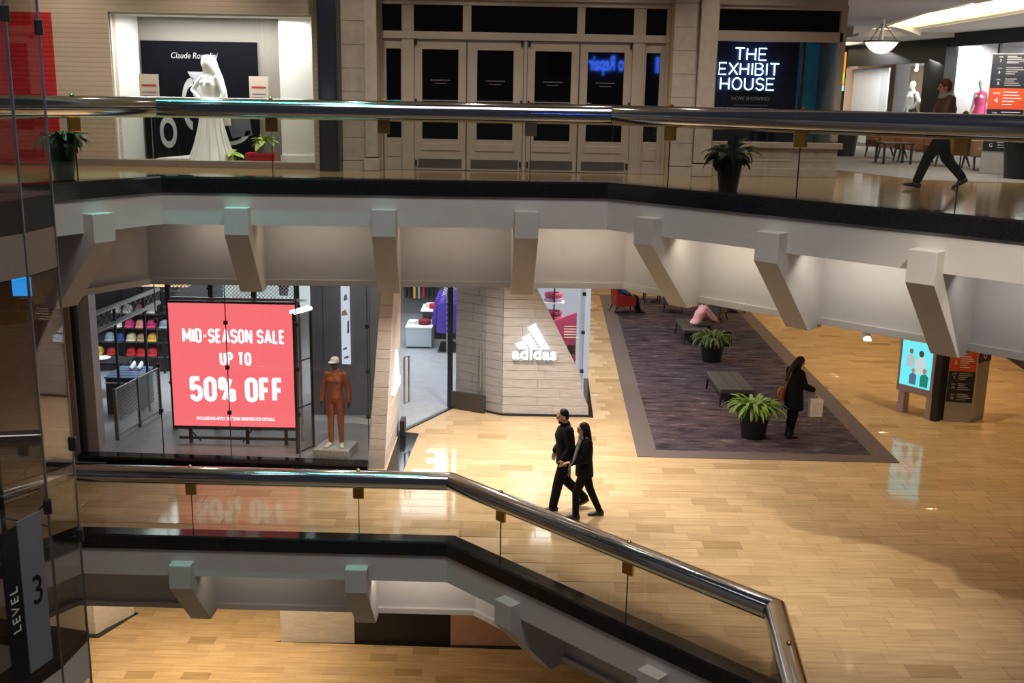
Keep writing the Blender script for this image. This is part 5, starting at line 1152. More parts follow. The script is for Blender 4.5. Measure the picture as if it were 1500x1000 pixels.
obj('service_box', MB().prism([tuple(kb + kf * .01), tuple(kb + kf * .16), tuple(kb + kf * .16 + kin * 1.6), tuple(kb + kf * .01 + kin * 1.6)], 0, 1.98), m_black, t)
# far shop corner at the right edge of the lower floor
s = sthing('wall_far_shop')
obj('wall_section', MB().prism([(14.05, 26.9), (20, 26.9), (20, 33), (14.35, 31)], .1, 3.95), P('far_red_wall', (.30, .11, .08), .6), s)
obj('pale_pier', MB().prism([(14.0, 26.6), (14.6, 26.6), (14.6, 27.2), (14.0, 27.2)], .1, 3.95), m_stone, s)
obj('base', MB().prism([(13.45, 26.3), (20, 26.3), (20, 33), (13.9, 31)], 0, .1), m_black, s)
# blue repair shop sign across the atrium, seen mirrored in the door panes
t = thing('repair_sign', 'blue lit repair shop sign across the atrium, mirrored in the dark door panes', 'sign', (3.8, -6, 8.1))
text('lettering', 'Pro Repair', E_('blue_sign_lit', (.05, .16, 1.0), 26), t, (3.62, -6, 8.05), .78, (math.pi / 2, 0, math.pi), ex=.02, bold=.012, xs=.50)
obj('backing', MB().box(1.2, 6.6, -6.1, -6.04, 7.6, 8.6), m_black, t)
obj('emblem', MB().box(5.35, 5.8, -6.03, -5.98, 7.75, 8.35), E_('blue_emblem', (.05, .16, 1.0), 16), t)
# shop window shoppers' mannequins are built with the people below
# ------------------------------------------------------------------ people and mannequins
def V3(p): return Vector(p)
def headmesh(mb, c, fdir, s=1.0, face=True):
    """skull, jaw, nose, ears round centre c, looking along fdir"""
    f = Vector(fdir).normalized(); sd = f.cross(Vector((0, 0, 1))).normalized(); up = sd.cross(f).normalized()
    M = Matrix.Translation(c) @ Matrix((sd, f, up)).transposed().to_4x4()
    h = MB(); h.ell((0, -.008, .025), (.074, .092, .092), nu=16, nv=11); h.ell((0, .018, -.035), (.056, .066, .082), nu=14, nv=9)
    if face:
        h.cone((0, .088, .012), .009, (0, .103, -.022), .014, 8)          # nose
        h.ell((0, .080, -.052), (.022, .010, .007)); h.ell((0, .068, -.098), (.026, .022, .020))   # lips, chin
        for sg in (-1, 1): h.ell((sg * .074, -.006, -.012), (.012, .022, .032), (0, 0, sg * .3)); h.ell((sg * .032, .078, .028), (.024, .010, .008))
    return mb.join(h, M @ Matrix.Scale(s, 4)), M @ Matrix.Scale(s, 4)
def hand(mb, w, d, palm_n, s=1.0, curl=.5):
    """palm and five separate bent fingers from wrist w along d; palm_n points out of the palm"""
    d = Vector(d).normalized(); n = Vector(palm_n); n = (n - d * n.dot(d)).normalized(); sd = d.cross(n)
    w = Vector(w); mb.loft([(w, .026 * s, .019 * s, sd, d), (w + d * .035 * s, .036 * s, .017 * s, sd, d), (w + d * .085 * s, .040 * s, .014 * s, sd, d), (w + d * .098 * s, .034 * s, .010 * s, sd, d)], 12)
    for k, (o, L) in enumerate(((-.029, .072), (-.010, .082), (.010, .076), (.028, .060))):
        p = w + d * .088 * s + sd * o * s; a = curl * .6; d1 = d * math.cos(a) + n * math.sin(a) + sd * o * 1.2; q = p + d1 * L * .5 * s; d2 = d * math.cos(a * 2.4) + n * math.sin(a * 2.4) + sd * o * .8; r_ = q + d2 * L * .5 * s
        mb.cone(p - d1 * .012, .0095 * s, q, .0088 * s, 7); mb.cone(q, .0088 * s, r_, .0072 * s, 7)
    p = w + d * .030 * s - sd * .030 * s; q = p + (d * .6 - sd * .7 + n * .3).normalized() * .042 * s; mb.cone(p, .0115 * s, q, .0098 * s, 7); mb.cone(q, .0098 * s, q + (d * .9 - sd * .15 + n * .35).normalized() * .034 * s, .008 * s, 7)
def side_of(p, q): return (Vector(q) - Vector(p)).normalized()
def body_mb(J, s, wd=1.0, fullhand=True, face=True, bust=0, curl=(.5, .5)):
    mb = MB(); sd = side_of(J['hipL'], J['hipR']); ss = side_of(J['shL'], J['shR']); up = (J['neck'] - J['pelvis']).normalized()
    P_, Wt, Ch, N = J['pelvis'], J['waist'], J['chest'], J['neck']
    mb.loft([(P_ - up * .10 * s, .09 * s, .07 * s, sd), (P_, .150 * s * wd, .098 * s, sd), (Wt, .122 * s * wd, .085 * s, sd), (Ch, .150 * s * wd, .102 * s, ss), (N - up * .07 * s, .135 * s * wd, .075 * s, ss), (N, .055 * s, .052 * s, ss)], 18)
    f = Vector((0, 0, 1)).cross(ss).normalized()
    if bust: 
        for sg in (-1, 1): mb.ell(Ch + f * .075 * s + ss * sg * .065 * s + up * .02, (.062 * s, .055 * s, .058 * s))
    mb.cone(N - up * .02, .056 * s, J['head'] - Vector((0, 0, .06 * s)), .052 * s)
    headmesh(mb, J['head'], J['look'], s, face)
    for k in 'LR':
        mb.cone(J['sh' + k] - ss * (.022 if k == 'R' else -.022) - up * .015, .046 * s, J['el' + k], .038 * s); mb.cone(J['el' + k], .037 * s, J['wr' + k], .025 * s)
        mb.cone(J['hip' + k] , .082 * s, J['kn' + k], .054 * s); mb.cone(J['kn' + k], .052 * s, J['an' + k], .036 * s)
        ft = J['toe' + k]; hl = J['heel' + k]; mb.cone(hl + Vector((0, 0, .035 * s)), .033 * s, ft + Vector((0, 0, .025 * s)), .024 * s); mb.cone(J['an' + k], .036 * s, hl + Vector((0, 0, .045 * s)), .034 * s)
        d = J['hd' + k]; hand(mb, J['wr' + k], d, J['pn' + k], s, curl[0] if k == 'L' else curl[1])
    return mb
def pose(H=1.75, **o):
    s = H / 1.75; J = dict(pelvis=(0, 0, .95), waist=(0, 0, 1.10), chest=(0, .01, 1.29), neck=(0, -.01, 1.475), head=(0, .025, 1.625), look=(0, 1, 0),
        shL=(-.185, -.01, 1.415), shR=(.185, -.01, 1.415), elL=(-.235, -.03, 1.13), elR=(.235, -.03, 1.13), wrL=(-.235, .05, .90), wrR=(.235, .05, .90),
        hdL=(0, .2, -1), hdR=(0, .2, -1), pnL=(1, 0, 0), pnR=(-1, 0, 0),
        hipL=(-.09, 0, .92), hipR=(.09, 0, .92), knL=(-.095, .02, .50), knR=(.095, .02, .50), anL=(-.095, -.02, .085), anR=(.095, -.02, .085), heelL=(-.095, -.06, 0), heelR=(.095, -.06, 0), toeL=(-.11, .15, 0), toeR=(.11, .15, 0))
    J.update(o); nos = ('look', 'hdL', 'hdR', 'pnL', 'pnR')
    return {k: (Vector(v) if k in nos else Vector(v) * s) for k, v in J.items()}, s
def top_mb(J, s, hem, wd=1.0, ease=.03, sleeves=True, cuffs=1.0, flare=1.0, puff=1.0, hemc=None, collar=True):
    mb = MB(); sd = side_of(J['hipL'], J['hipR']); ss = side_of(J['shL'], J['shR']); up = (J['neck'] - J['pelvis']).normalized()
    e = ease * s; hc = hemc if hemc is not None else Vector((J['pelvis'].x, J['pelvis'].y, hem * s))
    mb.loft([(hc, (.155 * s * wd + e) * flare, (.108 * s + e) * flare, sd), (hc + (J['waist'] - hc) * .5, (.150 * s * wd + e) * (1 + (flare - 1) * .5), (.104 * s + e) * (1 + (flare - 1) * .5), sd), (J['waist'], .135 * s * wd + e, .095 * s + e, sd),
             (J['chest'], .165 * s * wd + e * puff, .112 * s + e * puff, ss), (J['neck'] - up * .075 * s, .150 * s * wd + e, .080 * s + e, ss), (J['neck'] - up * .03, .085 * s, .075 * s, ss), (J['neck'] + up * (.03 if collar else -.005), .070 * s, .068 * s, ss)], 20)
    if sleeves:
        for k in 'LR':
            w_ = J['el' + k] + (J['wr' + k] - J['el' + k]) * cuffs
            mb.cone(J['sh' + k] - ss * (.02 if k == 'R' else -.02) - up * .015, (.058 * s + e * .7) * min(1, .78 + e * 7), J['el' + k], .046 * s + e * .6); mb.cone(J['el' + k], .046 * s + e * .6, w_, .036 * s + e * .5)
    return mb
def legs_mb(J, s, ease=.012, ank=1.0):
    mb = MB(); sd = side_of(J['hipL'], J['hipR']); e = ease * s; P_ = J['pelvis']; up = (J['waist'] - P_).normalized()
    mb.loft([(P_ - up * .11 * s, .10 * s, .08 * s, sd), (P_ - up * .05 * s, .150 * s + e, .10 * s + e, sd), (P_ + up * .02 * s, .155 * s + e, .103 * s + e, sd), (P_ + up * .10 * s, .135 * s + e, .094 * s + e, sd)], 18)
    for k in 'LR':
        a = J['kn' + k] + (J['an' + k] - J['kn' + k]) * ank
        mb.cone(J['hip' + k], .088 * s + e, J['kn' + k], .060 * s + e); mb.cone(J['kn' + k], .059 * s + e, a, .043 * s + e)
    return mb
def shoe_mb(J, s, k, hi=.0, sole=True):
    h, t_ = J['heel' + k], J['toe' + k]; d = (t_ - h).normalized(); fl = Vector((d.x, d.y, 0)).normalized(); sd = fl.cross(Vector((0, 0, 1))); up = sd.cross(d).normalized(); mb = MB(); c = lambda q, z: h + d * q * s + up * z * s
    L = (t_ - h).length / s
    mb.loft([(c(-.045, .040), .022 * s, .03 * s, sd, d), (c(-.03, .045), .036 * s, .045 * s, sd, d), (c(.03, .048), .040 * s, .048 * s, sd, d), (c(L * .55, .040), .043 * s, .040 * s, sd, d), (c(L * .85, .030), .047 * s, .030 * s, sd, d), (c(L + .015, .024), .038 * s, .022 * s, sd, d), (c(L + .04, .02), .014 * s, .012 * s, sd, d)], 14)
    if hi: mb.cone(c(.0, .05), .043 * s, J['an' + k] + (J['kn' + k] - J['an' + k]) * hi, .054 * s)
    return mb
def sole_mb(J, s, k):
    h, t_ = J['heel' + k], J['toe' + k]; d = (t_ - h).normalized(); fl = Vector((d.x, d.y, 0)).normalized(); sd = fl.cross(Vector((0, 0, 1))); up = sd.cross(d).normalized(); c = lambda q, z, x: h + d * q * s + up * z * s + sd * x * s; L = (t_ - h).length / s
    prof = [(-.045, -.02), (-.045, .02), (.03, .038), (L * .8, .045), (L + .035, .02), (L + .035, -.02), (L * .8, -.045), (.03, -.038)]
    return MB().rings([[c(q, .0, x) for q, x in prof], [c(q, .018, x) for q, x in prof]])
def hair_short(J, s, vol=1.04):
    f = Vector(J['look']).normalized(); sd = f.cross(Vector((0, 0, 1))).normalized(); up = sd.cross(f).normalized(); M = Matrix.Translation(J['head']) @ Matrix((sd, f, up)).transposed().to_4x4() @ Matrix.Scale(s, 4)
    return MB().join(MB().ell((0, -.022, .040), (.081 * vol, .092 * vol, .086 * vol), (.25, 0, 0)).ell((0, -.062, -.01), (.066 * vol, .045 * vol, .07)), M), M
def face_parts(t, J, s, gl=False):
    f = Vector(J['look']).normalized(); sd = f.cross(Vector((0, 0, 1))).normalized(); up = sd.cross(f).normalized(); M = Matrix.Translation(J['head']) @ Matrix((sd, f, up)).transposed().to_4x4() @ Matrix.Scale(s, 4)
    for sg in (-1, 1): obj('eye', MB().join(MB().ell((sg * .032, .083, .012), (.013, .008, .008)), M), m_eye, t, world=False, smooth=True)
    obj('mouth', MB().join(MB().ell((0, .088, -.054), (.022, .006, .006)), M), m_lip, t, world=False, smooth=True); return M
def person(lab, loc, rz, J, s, top, bottom, hairmat, voxel=.010, skin=None, topk={}, legk={}, hair='short', shoes=None, sole=None, boots=0, female=False, topname='jacket', curl=(.5, .5), hairvol=1.04):
    t = thing('person', lab, 'person', loc, rz); skin = skin or m_skin
    remesh('body', body_mb(J, s, .92 if female else 1.0, curl=curl), min(voxel, .0075), skin, t, 2)
    if top: remesh(topname, top_mb(J, s, **topk), voxel, top, t, 4)
    if bottom: remesh('trousers', legs_mb(J, s, **legk), voxel, bottom, t, 4)
    for k in 'LR':
        sh = remesh('shoe', shoe_mb(J, s, k, boots), voxel * .8, shoes or m_black, t, 3)
        if sole: obj('sole', sole_mb(J, s, k), sole, sh, world=False)
    hm, M = hair_short(J, s, hairvol)
    if hair == 'long':
        hm.join(MB().loft([((0, -.05, .03), .085, .07), ((0, -.075, -.08), .092, .060), ((0, -.085, -.20), .098, .05), ((0, -.075, -.32), .085, .035), ((0, -.07, -.37), .05, .02)], 16), M)
        for sg in (-1, 1): hm.join(MB().cone((sg * .078, -.01, .03), .026, (sg * .088, .012, -.22), .024), M)
    remesh('hair', hm, .009, hairmat, t, 3); face_parts(t, J, s)
    return t
m_blackcloth = P('black_cloth', (.007, .007, .009), .9, 0, .2, 20, spec=.15); m_darkjean = P('dark_denim', (.007, .008, .012), .9, 0, .2, 30, spec=.15)
m_hairblack = P('black_hair', (.010, .007, .006), .6, spec=.2); m_hairbrown = P('dark_brown_hair', (.022, .011, .008), .6, spec=.2); m_hairred = P('reddish_hair', (.16, .045, .022), .55)
m_greyknit = P('grey_knit', (.16, .15, .15), .9, 0, .2, 40); m_whiteshoe = P('white_sole', (.55, .54, .52), .6)
def addbeard(t, J, s, mat):
    f = Vector(J['look']).normalized(); sd = f.cross(Vector((0, 0, 1))).normalized(); up = sd.cross(f).normalized(); M = Matrix.Translation(J['head']) @ Matrix((sd, f, up)).transposed().to_4x4() @ Matrix.Scale(s, 4)
    remesh('beard', MB().join(MB().ell((0, .045, -.088), (.054, .045, .036)), M), .008, mat, t, 2)
# man walking left
J, s = pose(1.80, pelvis=(0, 0, .93), waist=(0, .01, 1.09), chest=(0, .03, 1.28), neck=(0, .02, 1.47), head=(0, .065, 1.60), look=(0, 1, -.22), hipL=(-.09, 0, .905), hipR=(.09, 0, .905),
    knL=(-.09, .12, .50), anL=(-.09, .20, .085), heelL=(-.09, .155, .0), toeL=(-.10, .37, .0), knR=(.09, -.02, .49), anR=(.09, -.35, .16), heelR=(.09, -.40, .085), toeR=(.095, -.22, .0),
    elL=(-.235, -.05, 1.13), wrL=(-.20, .06, .93), hdL=(.1, .3, -1), elR=(.235, .0, 1.13), wrR=(.20, .14, .95), hdR=(-.1, .3, -1))
t = person('man with a short beard in a black jacket and trousers walking left on the tiles', (.93, 16.76, 0), R(96), J, s, m_blackcloth, m_darkjean, m_hairblack, topk=dict(hem=.80, ease=.046, cuffs=.95), legk=dict(ease=.028), sole=m_whiteshoe, hairvol=.985)
addbeard(t, J, s, m_hairblack)
# woman beside him
J, s = pose(1.68, pelvis=(0, 0, .925), hipL=(-.085, 0, .90), hipR=(.085, 0, .90), waist=(0, .01, 1.08), chest=(0, .02, 1.27), neck=(0, .01, 1.46), head=(0, .05, 1.60), look=(0, 1, -.12),
    knL=(-.085, .15, .50), anL=(-.085, .15, .09), heelL=(-.085, .12, .005), toeL=(-.09, .31, .03), knR=(.085, -.12, .50), anR=(.085, -.30, .10), heelR=(.085, -.34, .0), toeR=(.095, -.14, .0),
    elL=(-.22, .02, 1.14), wrL=(-.18, .26, 1.08), hdL=(.2, 1, -.1), pnL=(0, 0, -1), elR=(.225, .05, 1.13), wrR=(.17, .27, .98), hdR=(-.2, 1, -.3), pnR=(-1, 0, 0))
t = person('woman with long black hair in black clothes and a grey scarf walking beside the man', (1.23, 16.40, 0), R(97), J, s, m_blackcloth, m_blackcloth, m_hairblack, hair='long', female=True, topk=dict(hem=.78, ease=.042, wd=.94, cuffs=.95, flare=1.05), boots=.35)
remesh('scarf', MB().lathe([(.06, -.03), (.10, -.025), (.105, .02), (.07, .035)], J['neck'] - Vector((0, -.01, .0)), 18).loft([(J['neck'] + Vector((-.09, .10, -.03)), .05, .03), (J['chest'] + Vector((-.14, .14, .03)), .045, .025), (J['chest'] + Vector((-.19, .20, -.13)), .045, .022), (J['waist'] + Vector((-.19, .27, -.04)), .05, .02), (J['waist'] + Vector((-.18, .28, -.13)), .05, .018)], 12), .009, m_greyknit, t, 3)
obj('sunglasses', MB().join(MB().ell((-.034, .088, .012), (.026, .012, .020)).ell((.034, .088, .012), (.026, .012, .020)).tube([(-.06, .078, .015), (-.078, .0, .015)], .004).tube([(.06, .078, .015), (.078, .0, .015)], .004), Matrix.Translation(J['head']) @ Matrix.Scale(s, 4)), m_black, t, world=False)
fr_ = MB()
for k in range(7): p = J['waist'] + Vector((-.23 + k * .014, .28, -.13)); fr_.tube([p, p + Vector((0, .01, -.10))], .005, 4)
obj('scarf_fringe', fr_, m_greyknit, t, world=False)
# standing woman with handbag
J, s = pose(1.74, look=(.25, 1, -.55), head=(.012, .075, 1.60), neck=(0, .03, 1.47), chest=(0, .02, 1.29), elL=(-.235, .04, 1.15), wrL=(-.10, .27, 1.13), hdL=(.9, .4, 0), pnL=(0, -.3, -1),
    elR=(.235, .06, 1.15), wrR=(.20, .31, 1.05), hdR=(.05, .6, -.8), pnR=(-1, 0, -.2), heelL=(-.085, -.05, 0), toeL=(-.10, .15, 0), heelR=(.085, -.13, 0), toeR=(.10, .07, 0), anR=(.085, -.09, .085), knR=(.09, -.02, .50))
loc = (5.82, 20.9, .013); rz = R(-68)
t = person('woman with long dark hair in a black coat standing on the rug looking down', loc, rz, J, s, m_blackcloth, m_blackcloth, m_hairbrown, hair='long', female=True, topname='coat', topk=dict(hem=.62, ease=.055, wd=.98, cuffs=.95, flare=1.15), boots=.55, curl=(.6, .9))
WM = wmat(t)
bag = thing('handbag', 'tan brown leather shoulder bag hanging at the woman\'s back', 'handbag', loc, rz)
m_bag = P('tan_leather', (.25, .070, .022), .5, 0, .12, 12)
obj('body', MB().loft([((-.12, -.22, .80), .15, .055, (.75, -.66, 0)), ((-.12, -.22, .84), .17, .07, (.75, -.66, 0)), ((-.12, -.22, .97), .165, .065, (.75, -.66, 0)), ((-.12, -.22, 1.03), .14, .04, (.75, -.66, 0))], 18), m_bag, bag, world=False, smooth=True)
obj('flap', MB().loft([((-.16, -.27, .90), .14, .03, (.75, -.66, 0)), ((-.15, -.26, 1.0), .15, .045, (.75, -.66, 0)), ((-.13, -.23, 1.045), .13, .04, (.75, -.66, 0))], 16), m_bag, bag, world=False, smooth=True)
obj('strap', MB().tube([(-.22, -.16, 1.0), (-.26, -.06, 1.15), (-.22, .0, 1.38), (-.10, .02, 1.50), (.02, -.08, 1.49), (.06, -.20, 1.30), (.0, -.28, 1.02)], .012, 6), m_bag, bag, world=False)
hp = WM @ (J['wrR'] + J['hdR'].normalized() * .13 * s)
bag = thing('paper_bag', 'white paper shopping bag held out by the standing woman', 'bag', (hp.x + .01, hp.y, hp.z - .47), R(8))
m_paper = P('white_paper', (.88, .84, .78), .8, 0, .08, 7, .4, 9)
bx = MB().box(-.135, .135, -.055, .055, .0, .36); bx.f.pop(1)
o = obj('body', bx, m_paper, bag, world=False); o.modifiers.new('thick', 'SOLIDIFY').thickness = .004
obj('fold_panel', MB().box(-.10, .10, -.0575, -.055, .05, .31), P('paper_print', (.78, .73, .66), .8), bag, world=False)
for y in (-.05, .05): obj('handle', MB().tube([(-.06, y, .34), (-.055, y, .42), (0, y * .4, .47), (.055, y, .42), (.06, y, .34)], .004, 6), m_paper, bag, world=False)
t = thing('easel_stand', 'slim metal floor stand with thin legs behind the paper bag', 'stand', (6.42, 21.15, .013))
for a in (0, 2.1, 4.2): obj('leg', MB().tube([(.02 * math.cos(a), .02 * math.sin(a), .55), (.17 * math.cos(a + .5), .17 * math.sin(a + .5), 0)], .006, 6), m_steel, t, world=False)
obj('head', MB().tube([(0, 0, .50), (0, 0, .66)], .012), m_steel, t, world=False)
# seated man in the red chair
def sit(H, **o):
    b = dict(pelvis=(0, -.08, .52), waist=(0, -.14, .68), chest=(0, -.18, .88), neck=(0, -.18, 1.06), head=(0, -.15, 1.20), shL=(-.185, -.18, 1.0), shR=(.185, -.18, 1.0), elL=(-.25, -.10, .75), elR=(.25, -.10, .75), wrL=(-.20, .12, .64), wrR=(.20, .12, .64),
        hdL=(.2, 1, -.3), hdR=(-.2, 1, -.3), pnL=(0, 0, -1), pnR=(0, 0, -1), hipL=(-.09, -.06, .50), hipR=(.09, -.06, .50), knL=(-.11, .36, .50), knR=(.11, .36, .50), anL=(-.11, .48, .09), anR=(.11, .46, .09), heelL=(-.11, .44, 0), heelR=(.11, .42, 0), toeL=(-.12, .65, 0), toeR=(.12, .63, 0))
    b.update(o); return pose(H, **b)
J, s = sit(1.74, look=(.0, 1, -.7))
J['pelvis'].z += .03; 
person('man in a blue shirt and dark trousers sitting in the red armchair', (3.62, 33.6, .013), R(-80), J, s, P('blue_shirt', (.08, .09, .30), .8), m_blackcloth, m_hairblack, .013, topname='shirt', topk=dict(hem=.47, ease=.02), legk=dict(ease=.02))
# person in pink bending forward on the far bench
J, s = sit(1.70, look=(0, .8, -.6), waist=(0, -.02, .67), chest=(0, .07, .86), neck=(0, .18, 1.02), head=(0, .28, 1.12), shL=(-.185, .14, .98), shR=(.185, .14, .98), elL=(-.24, .40, .68), elR=(.24, .40, .68), wrL=(-.10, .52, .60), wrR=(.10, .52, .60), pelvis=(0, -.10, .535), hipL=(-.09, -.08, .53), hipR=(.09, -.08, .53))
t = person('person in a pale pink top leaning forward on the farther bench', (5.36, 29.75, .013), R(-75), J, s, P('pink_jersey', (.88, .46, .52), .8, 0, .08, 6), m_greyknit, m_hairblack, .013, topname='sweater', topk=dict(hem=.47, ease=.05, hemc=Vector((0, -.10, .52))), legk=dict(ease=.02))
bag = thing('rucksack', 'small black bag standing on the rug beside the person in pink', 'bag', (6.05, 29.1, .013))
obj('body', MB().loft([((0, 0, 0), .15, .10), ((0, 0, .05), .17, .11), ((0, 0, .3), .16, .10), ((0, 0, .42), .10, .07)], 16), m_blackcloth, bag, world=False, smooth=True); obj('strap', MB().tube([(-.05, -.08, .38), (0, -.14, .44), (.05, -.08, .38)], .012), m_black, bag, world=False)
# woman walking on the upper gallery
J, s = pose(1.62, pelvis=(0, 0, .90), hipL=(-.085, 0, .875), hipR=(.085, 0, .875), waist=(0, .01, 1.07), chest=(0, .015, 1.27), neck=(0, .01, 1.46), head=(0, .05, 1.605), look=(0, 1, -.1),
    knL=(-.085, .22, .50), anL=(-.085, .36, .10), heelL=(-.085, .33, .005), toeL=(-.09, .53, .04), knR=(.085, -.10, .49), anR=(.085, -.40, .17), heelR=(.085, -.45, .10), toeR=(.09, -.28, .0), elL=(-.23, .08, 1.14), wrL=(-.20, .22, .93), elR=(.23, -.02, 1.14), wrR=(.21, .12, .93))
t = person('woman with reddish hair in a brown jacket and dark trousers walking on the upper gallery', (6.36, 16.02, U), R(82), J, s, P('brown_jacket', (.105, .045, .022), .55, 0, .3, 7), m_blackcloth, m_hairred, female=True, topk=dict(hem=.80, ease=.055, puff=1.2, cuffs=.92), legk=dict(ease=.028, ank=.93), shoes=P('dark_shoe', (.030, .014, .012), .35), hairvol=1.10)
remesh('collar', MB().lathe([(.07, -.05), (.115, -.03), (.12, .02), (.08, .045)], J['neck'], 18), .01, P('fleece_collar', (.38, .35, .32), .9, 0, .3, 20), t, 3)
for k in 'LR': obj('sock', MB().cone(J['an' + k] - (J['an' + k] - J['kn' + k]).normalized() * .0, .045, J['an' + k] + (J['kn' + k] - J['an' + k]) * .14, .043), m_white, t, world=False, smooth=True)

# mannequins
def mannequin(lab, loc, rz, H, J=None, s=None, skinm=None, top=None, bottom=None, extra=None, voxel=.012, headless=False, name='mannequin', topk={}, bust=1, legk={}):
    if J is None: J, s = pose(H)
    t = thing(name, lab, 'mannequin', loc, rz); b = body_mb(J, s, .86, face=False, bust=bust) 
    if headless:
        b = MB(); hh = J['head']; 
        b = body_mb(J, s * .999, .86, face=False, bust=bust); keep = MB()
    remesh('figure', b, .0085, skinm or m_white, t, 3)
    if top:
        tb = top_mb(J, s, **topk); ff = Vector((0, 0, 1)).cross(side_of(J['shL'], J['shR'])).normalized()
        for sg in (-1, 1): tb.ell(J['chest'] + ff * .085 * s + side_of(J['shL'], J['shR']) * sg * .064 * s + Vector((0, 0, .02)), (.064 * s, .058 * s, .060 * s))
        remesh('top', tb, voxel, top, t, 3)
    if bottom: remesh('bottoms', legs_mb(J, s, **legk), voxel, bottom, t, 3)
    return t, J, s
m_orangeskin = P('terracotta_knit', (.36, .105, .045), .75, 0, .1, 20); m_graphite = P('graphite_mannequin', (.05, .045, .05), .4)
J, s = pose(1.74, look=(.1, 1, 0), heelL=(-.10, -.05, .0), toeL=(-.15, .14, 0), anL=(-.10, -.01, .085), heelR=(.10, -.02, 0), toeR=(.15, .17, 0), anR=(.10, .02, .085), elL=(-.24, -.04, 1.14), elR=(.24, -.04, 1.14), wrL=(-.27, .03, .90), wrR=(.27, .03, .90))
t, J, s = mannequin('terracotta-clad sports mannequin with a white cap on the shop window plinth', (-3.28, 18.98, .30), R(172), 1.74, J, s, m_graphite, m_orangeskin, m_orangeskin, topk=dict(hem=.93, ease=.012, wd=.86, collar=True), legk=dict(ease=.006))
hm = MB().ell(J['head'] + Vector((0, -.012, .045)), (.088, .104, .075)); cp = remesh('cap', hm, .008, m_white, t, 2)
obj('cap_visor', MB().loft([(J['head'] + Vector((.01, .07, .045)), .07, .03), (J['head'] + Vector((.015, .12, .036)), .062, .05), (J['head'] + Vector((.015, .12, .030)), .062, .05), (J['head'] + Vector((.01, .07, .038)), .07, .03)], 16), m_white, cp, world=False, smooth=True)
for k in 'LR':
    sh = remesh('shoe', shoe_mb(J, s, k), .009, m_white, t, 2); obj('sock', MB().cone(J['an' + k], .044, J['an' + k] + (J['kn' + k] - J['an' + k]) * .18, .046), m_white, t, world=False, smooth=True)
# bride in the upper window
m_satin = P('white_satin', (.86, .86, .86), .35, 0, .02, 6); 
J, s = pose(1.76, look=(-.5, .8, -.1), elL=(-.24, -.05, 1.14), wrL=(-.22, .04, .92), hdL=(.2, .2, -1), elR=(.42, -.02, 1.19), wrR=(.17, .06, 1.04), hdR=(-.9, .2, -.3))
t, J, s = mannequin('white bridal mannequin in a long veil and trained gown in the upper shop window', (-5.12, 18.08, 5.60), R(150), 1.76, J, s, m_white)
g_ = MB().loft([((0, .02, 0), .40, .34), ((0, .02, .03), .40, .34), ((0, .01, .30), .29, .25), ((0, 0, .60), .215, .19), ((0, 0, .88), .185, .145), ((0, .0, 1.0), .158, .12), ((0, 0, 1.10), .132, .10), ((0, .01, 1.28), .158, .12), ((0, .0, 1.40), .13, .09)], 26)
g_.loft([((.1, -.1, 0), .30, .25), ((.1, -.1, .05), .28, .23), ((.14, -.15, .12), .12, .1)], 18)
remesh('gown', g_, .014, m_satin, t, 3)
fold = MB()
for k in range(14):
    a = k / 14 * 2 * math.pi; fold.tube([(math.cos(a) * .17, math.sin(a) * .135, .9), (math.cos(a) * .215, math.sin(a) * .19, .6), (math.cos(a) * .30, math.sin(a) * .26, .3), (math.cos(a) * .415, .02 + math.sin(a) * .355, .0)], .012, 6, .03)
obj('gown_fold', fold, m_satin, t, world=False, smooth=True)
tr = remesh('train', MB().loft([((.05, -.1, .012), .28, .2, (1, 0, 0), (0, 1, 0)), ((.12, -.1, .06), .10, .08, (0, 1, 0), (1, 0, 0)), ((.45, .12, .06), .18, .055, (0, 1, 0), (1, 0, 0)), ((.72, .22, .045), .16, .04, (0, 1, 0), (1, 0, 0)), ((.95, .30, .03), .10, .028, (0, 1, 0), (1, 0, 0))], 14), .012, m_satin, t, 3)
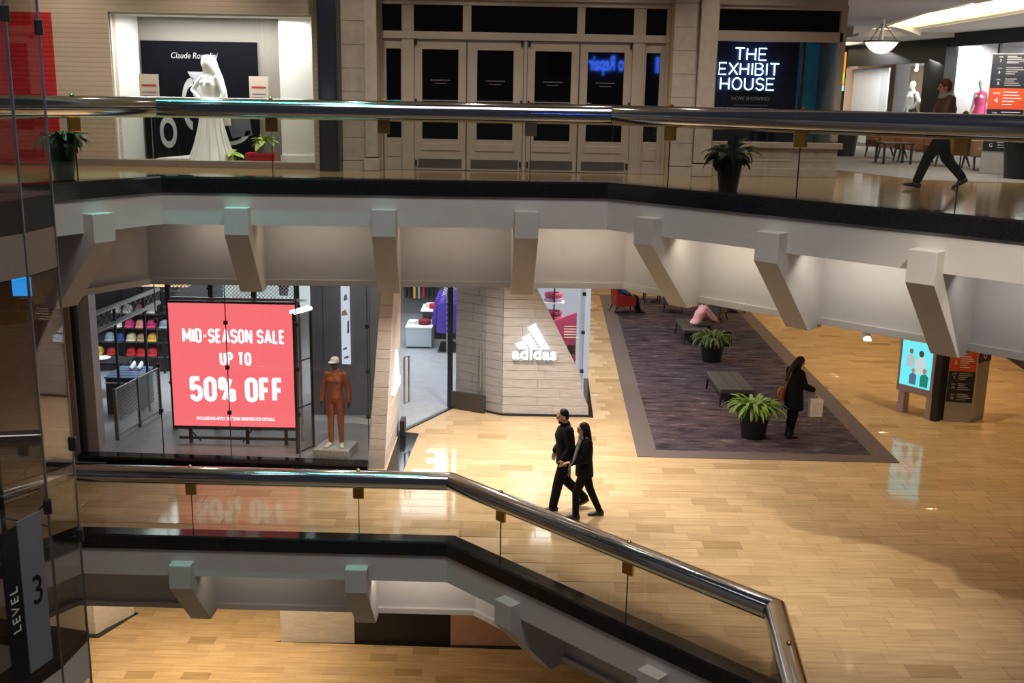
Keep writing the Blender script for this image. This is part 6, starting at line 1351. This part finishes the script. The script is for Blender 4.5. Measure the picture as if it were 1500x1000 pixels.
vl = remesh('veil', MB().loft([((0, -.02, 1.76), .05, .06), ((0, -.015, 1.72), .10, .12), ((0, -.03, 1.60), .125, .14), ((0, -.09, 1.42), .19, .12), ((0, -.13, 1.2), .235, .11), ((0, -.16, .95), .25, .10), ((0, -.20, .62), .24, .09)], 22).ell((0, .03, 1.64), (.10, .11, .13)), .013, m_satin, t, 3)
# mannequins in the corridor shop windows
def cwm(s_, off): q = p0 + dr * s_ + nn * off; return (q.x, q.y, U + .12)
m_grt = P('grey_top', (.50, .48, .47), .8, 0, .2, 20); m_wht = P('cream_top', (.70, .60, .54), .8); m_hot = P('hot_pink_cloth', (.85, .10, .28), .6); m_jean = P('pale_denim', (.20, .28, .40), .8)
yaw = math.atan2(nn.y, nn.x) - math.pi / 2
Jm, sm_ = pose(1.72, elL=(-.32, -.02, 1.19), wrL=(-.19, .06, 1.02), hdL=(.8, .2, -.5))
t, J, s = mannequin('white mannequin in a grey top and black shorts left of the black corridor pier', cwm(8.8, -.45), yaw, 1.72, dict(Jm), sm_, m_white, m_grt, None, topk=dict(hem=.84, ease=.02, wd=.88))
remesh('shorts', legs_mb(J, s, ease=.02, ank=.0), .014, m_black, t, 2)
t, J, s = mannequin('white mannequin in a cream top and pale jeans beside the black corridor pier', cwm(7.9, -.5), yaw, 1.70, None, None, m_white, m_wht, m_jean, topk=dict(hem=.90, ease=.03, wd=.88))
t, J, s = mannequin('white mannequin in a hot pink flared dress in the corridor window by the directory', cwm(6.0, -.6), yaw + .3, 1.74, None, None, m_white, None, None)
remesh('dress', top_mb(J, s, hem=.66, ease=.02, wd=.88, sleeves=False, flare=1.55, collar=False), .013, m_hot, t, 3); remesh('head_wrap', MB().ell(J['head'] + Vector((0, -.01, .03)), (.09, .11, .10)), .012, m_white, t, 2)
t, J, s = mannequin('white mannequin in a dark pink coat behind the hot pink dress', cwm(5.75, -1.25), yaw + .2, 1.74, None, None, m_white, P('deep_pink_coat', (.42, .05, .13), .7), None, topk=dict(hem=.62, ease=.035, wd=.9, flare=1.1))
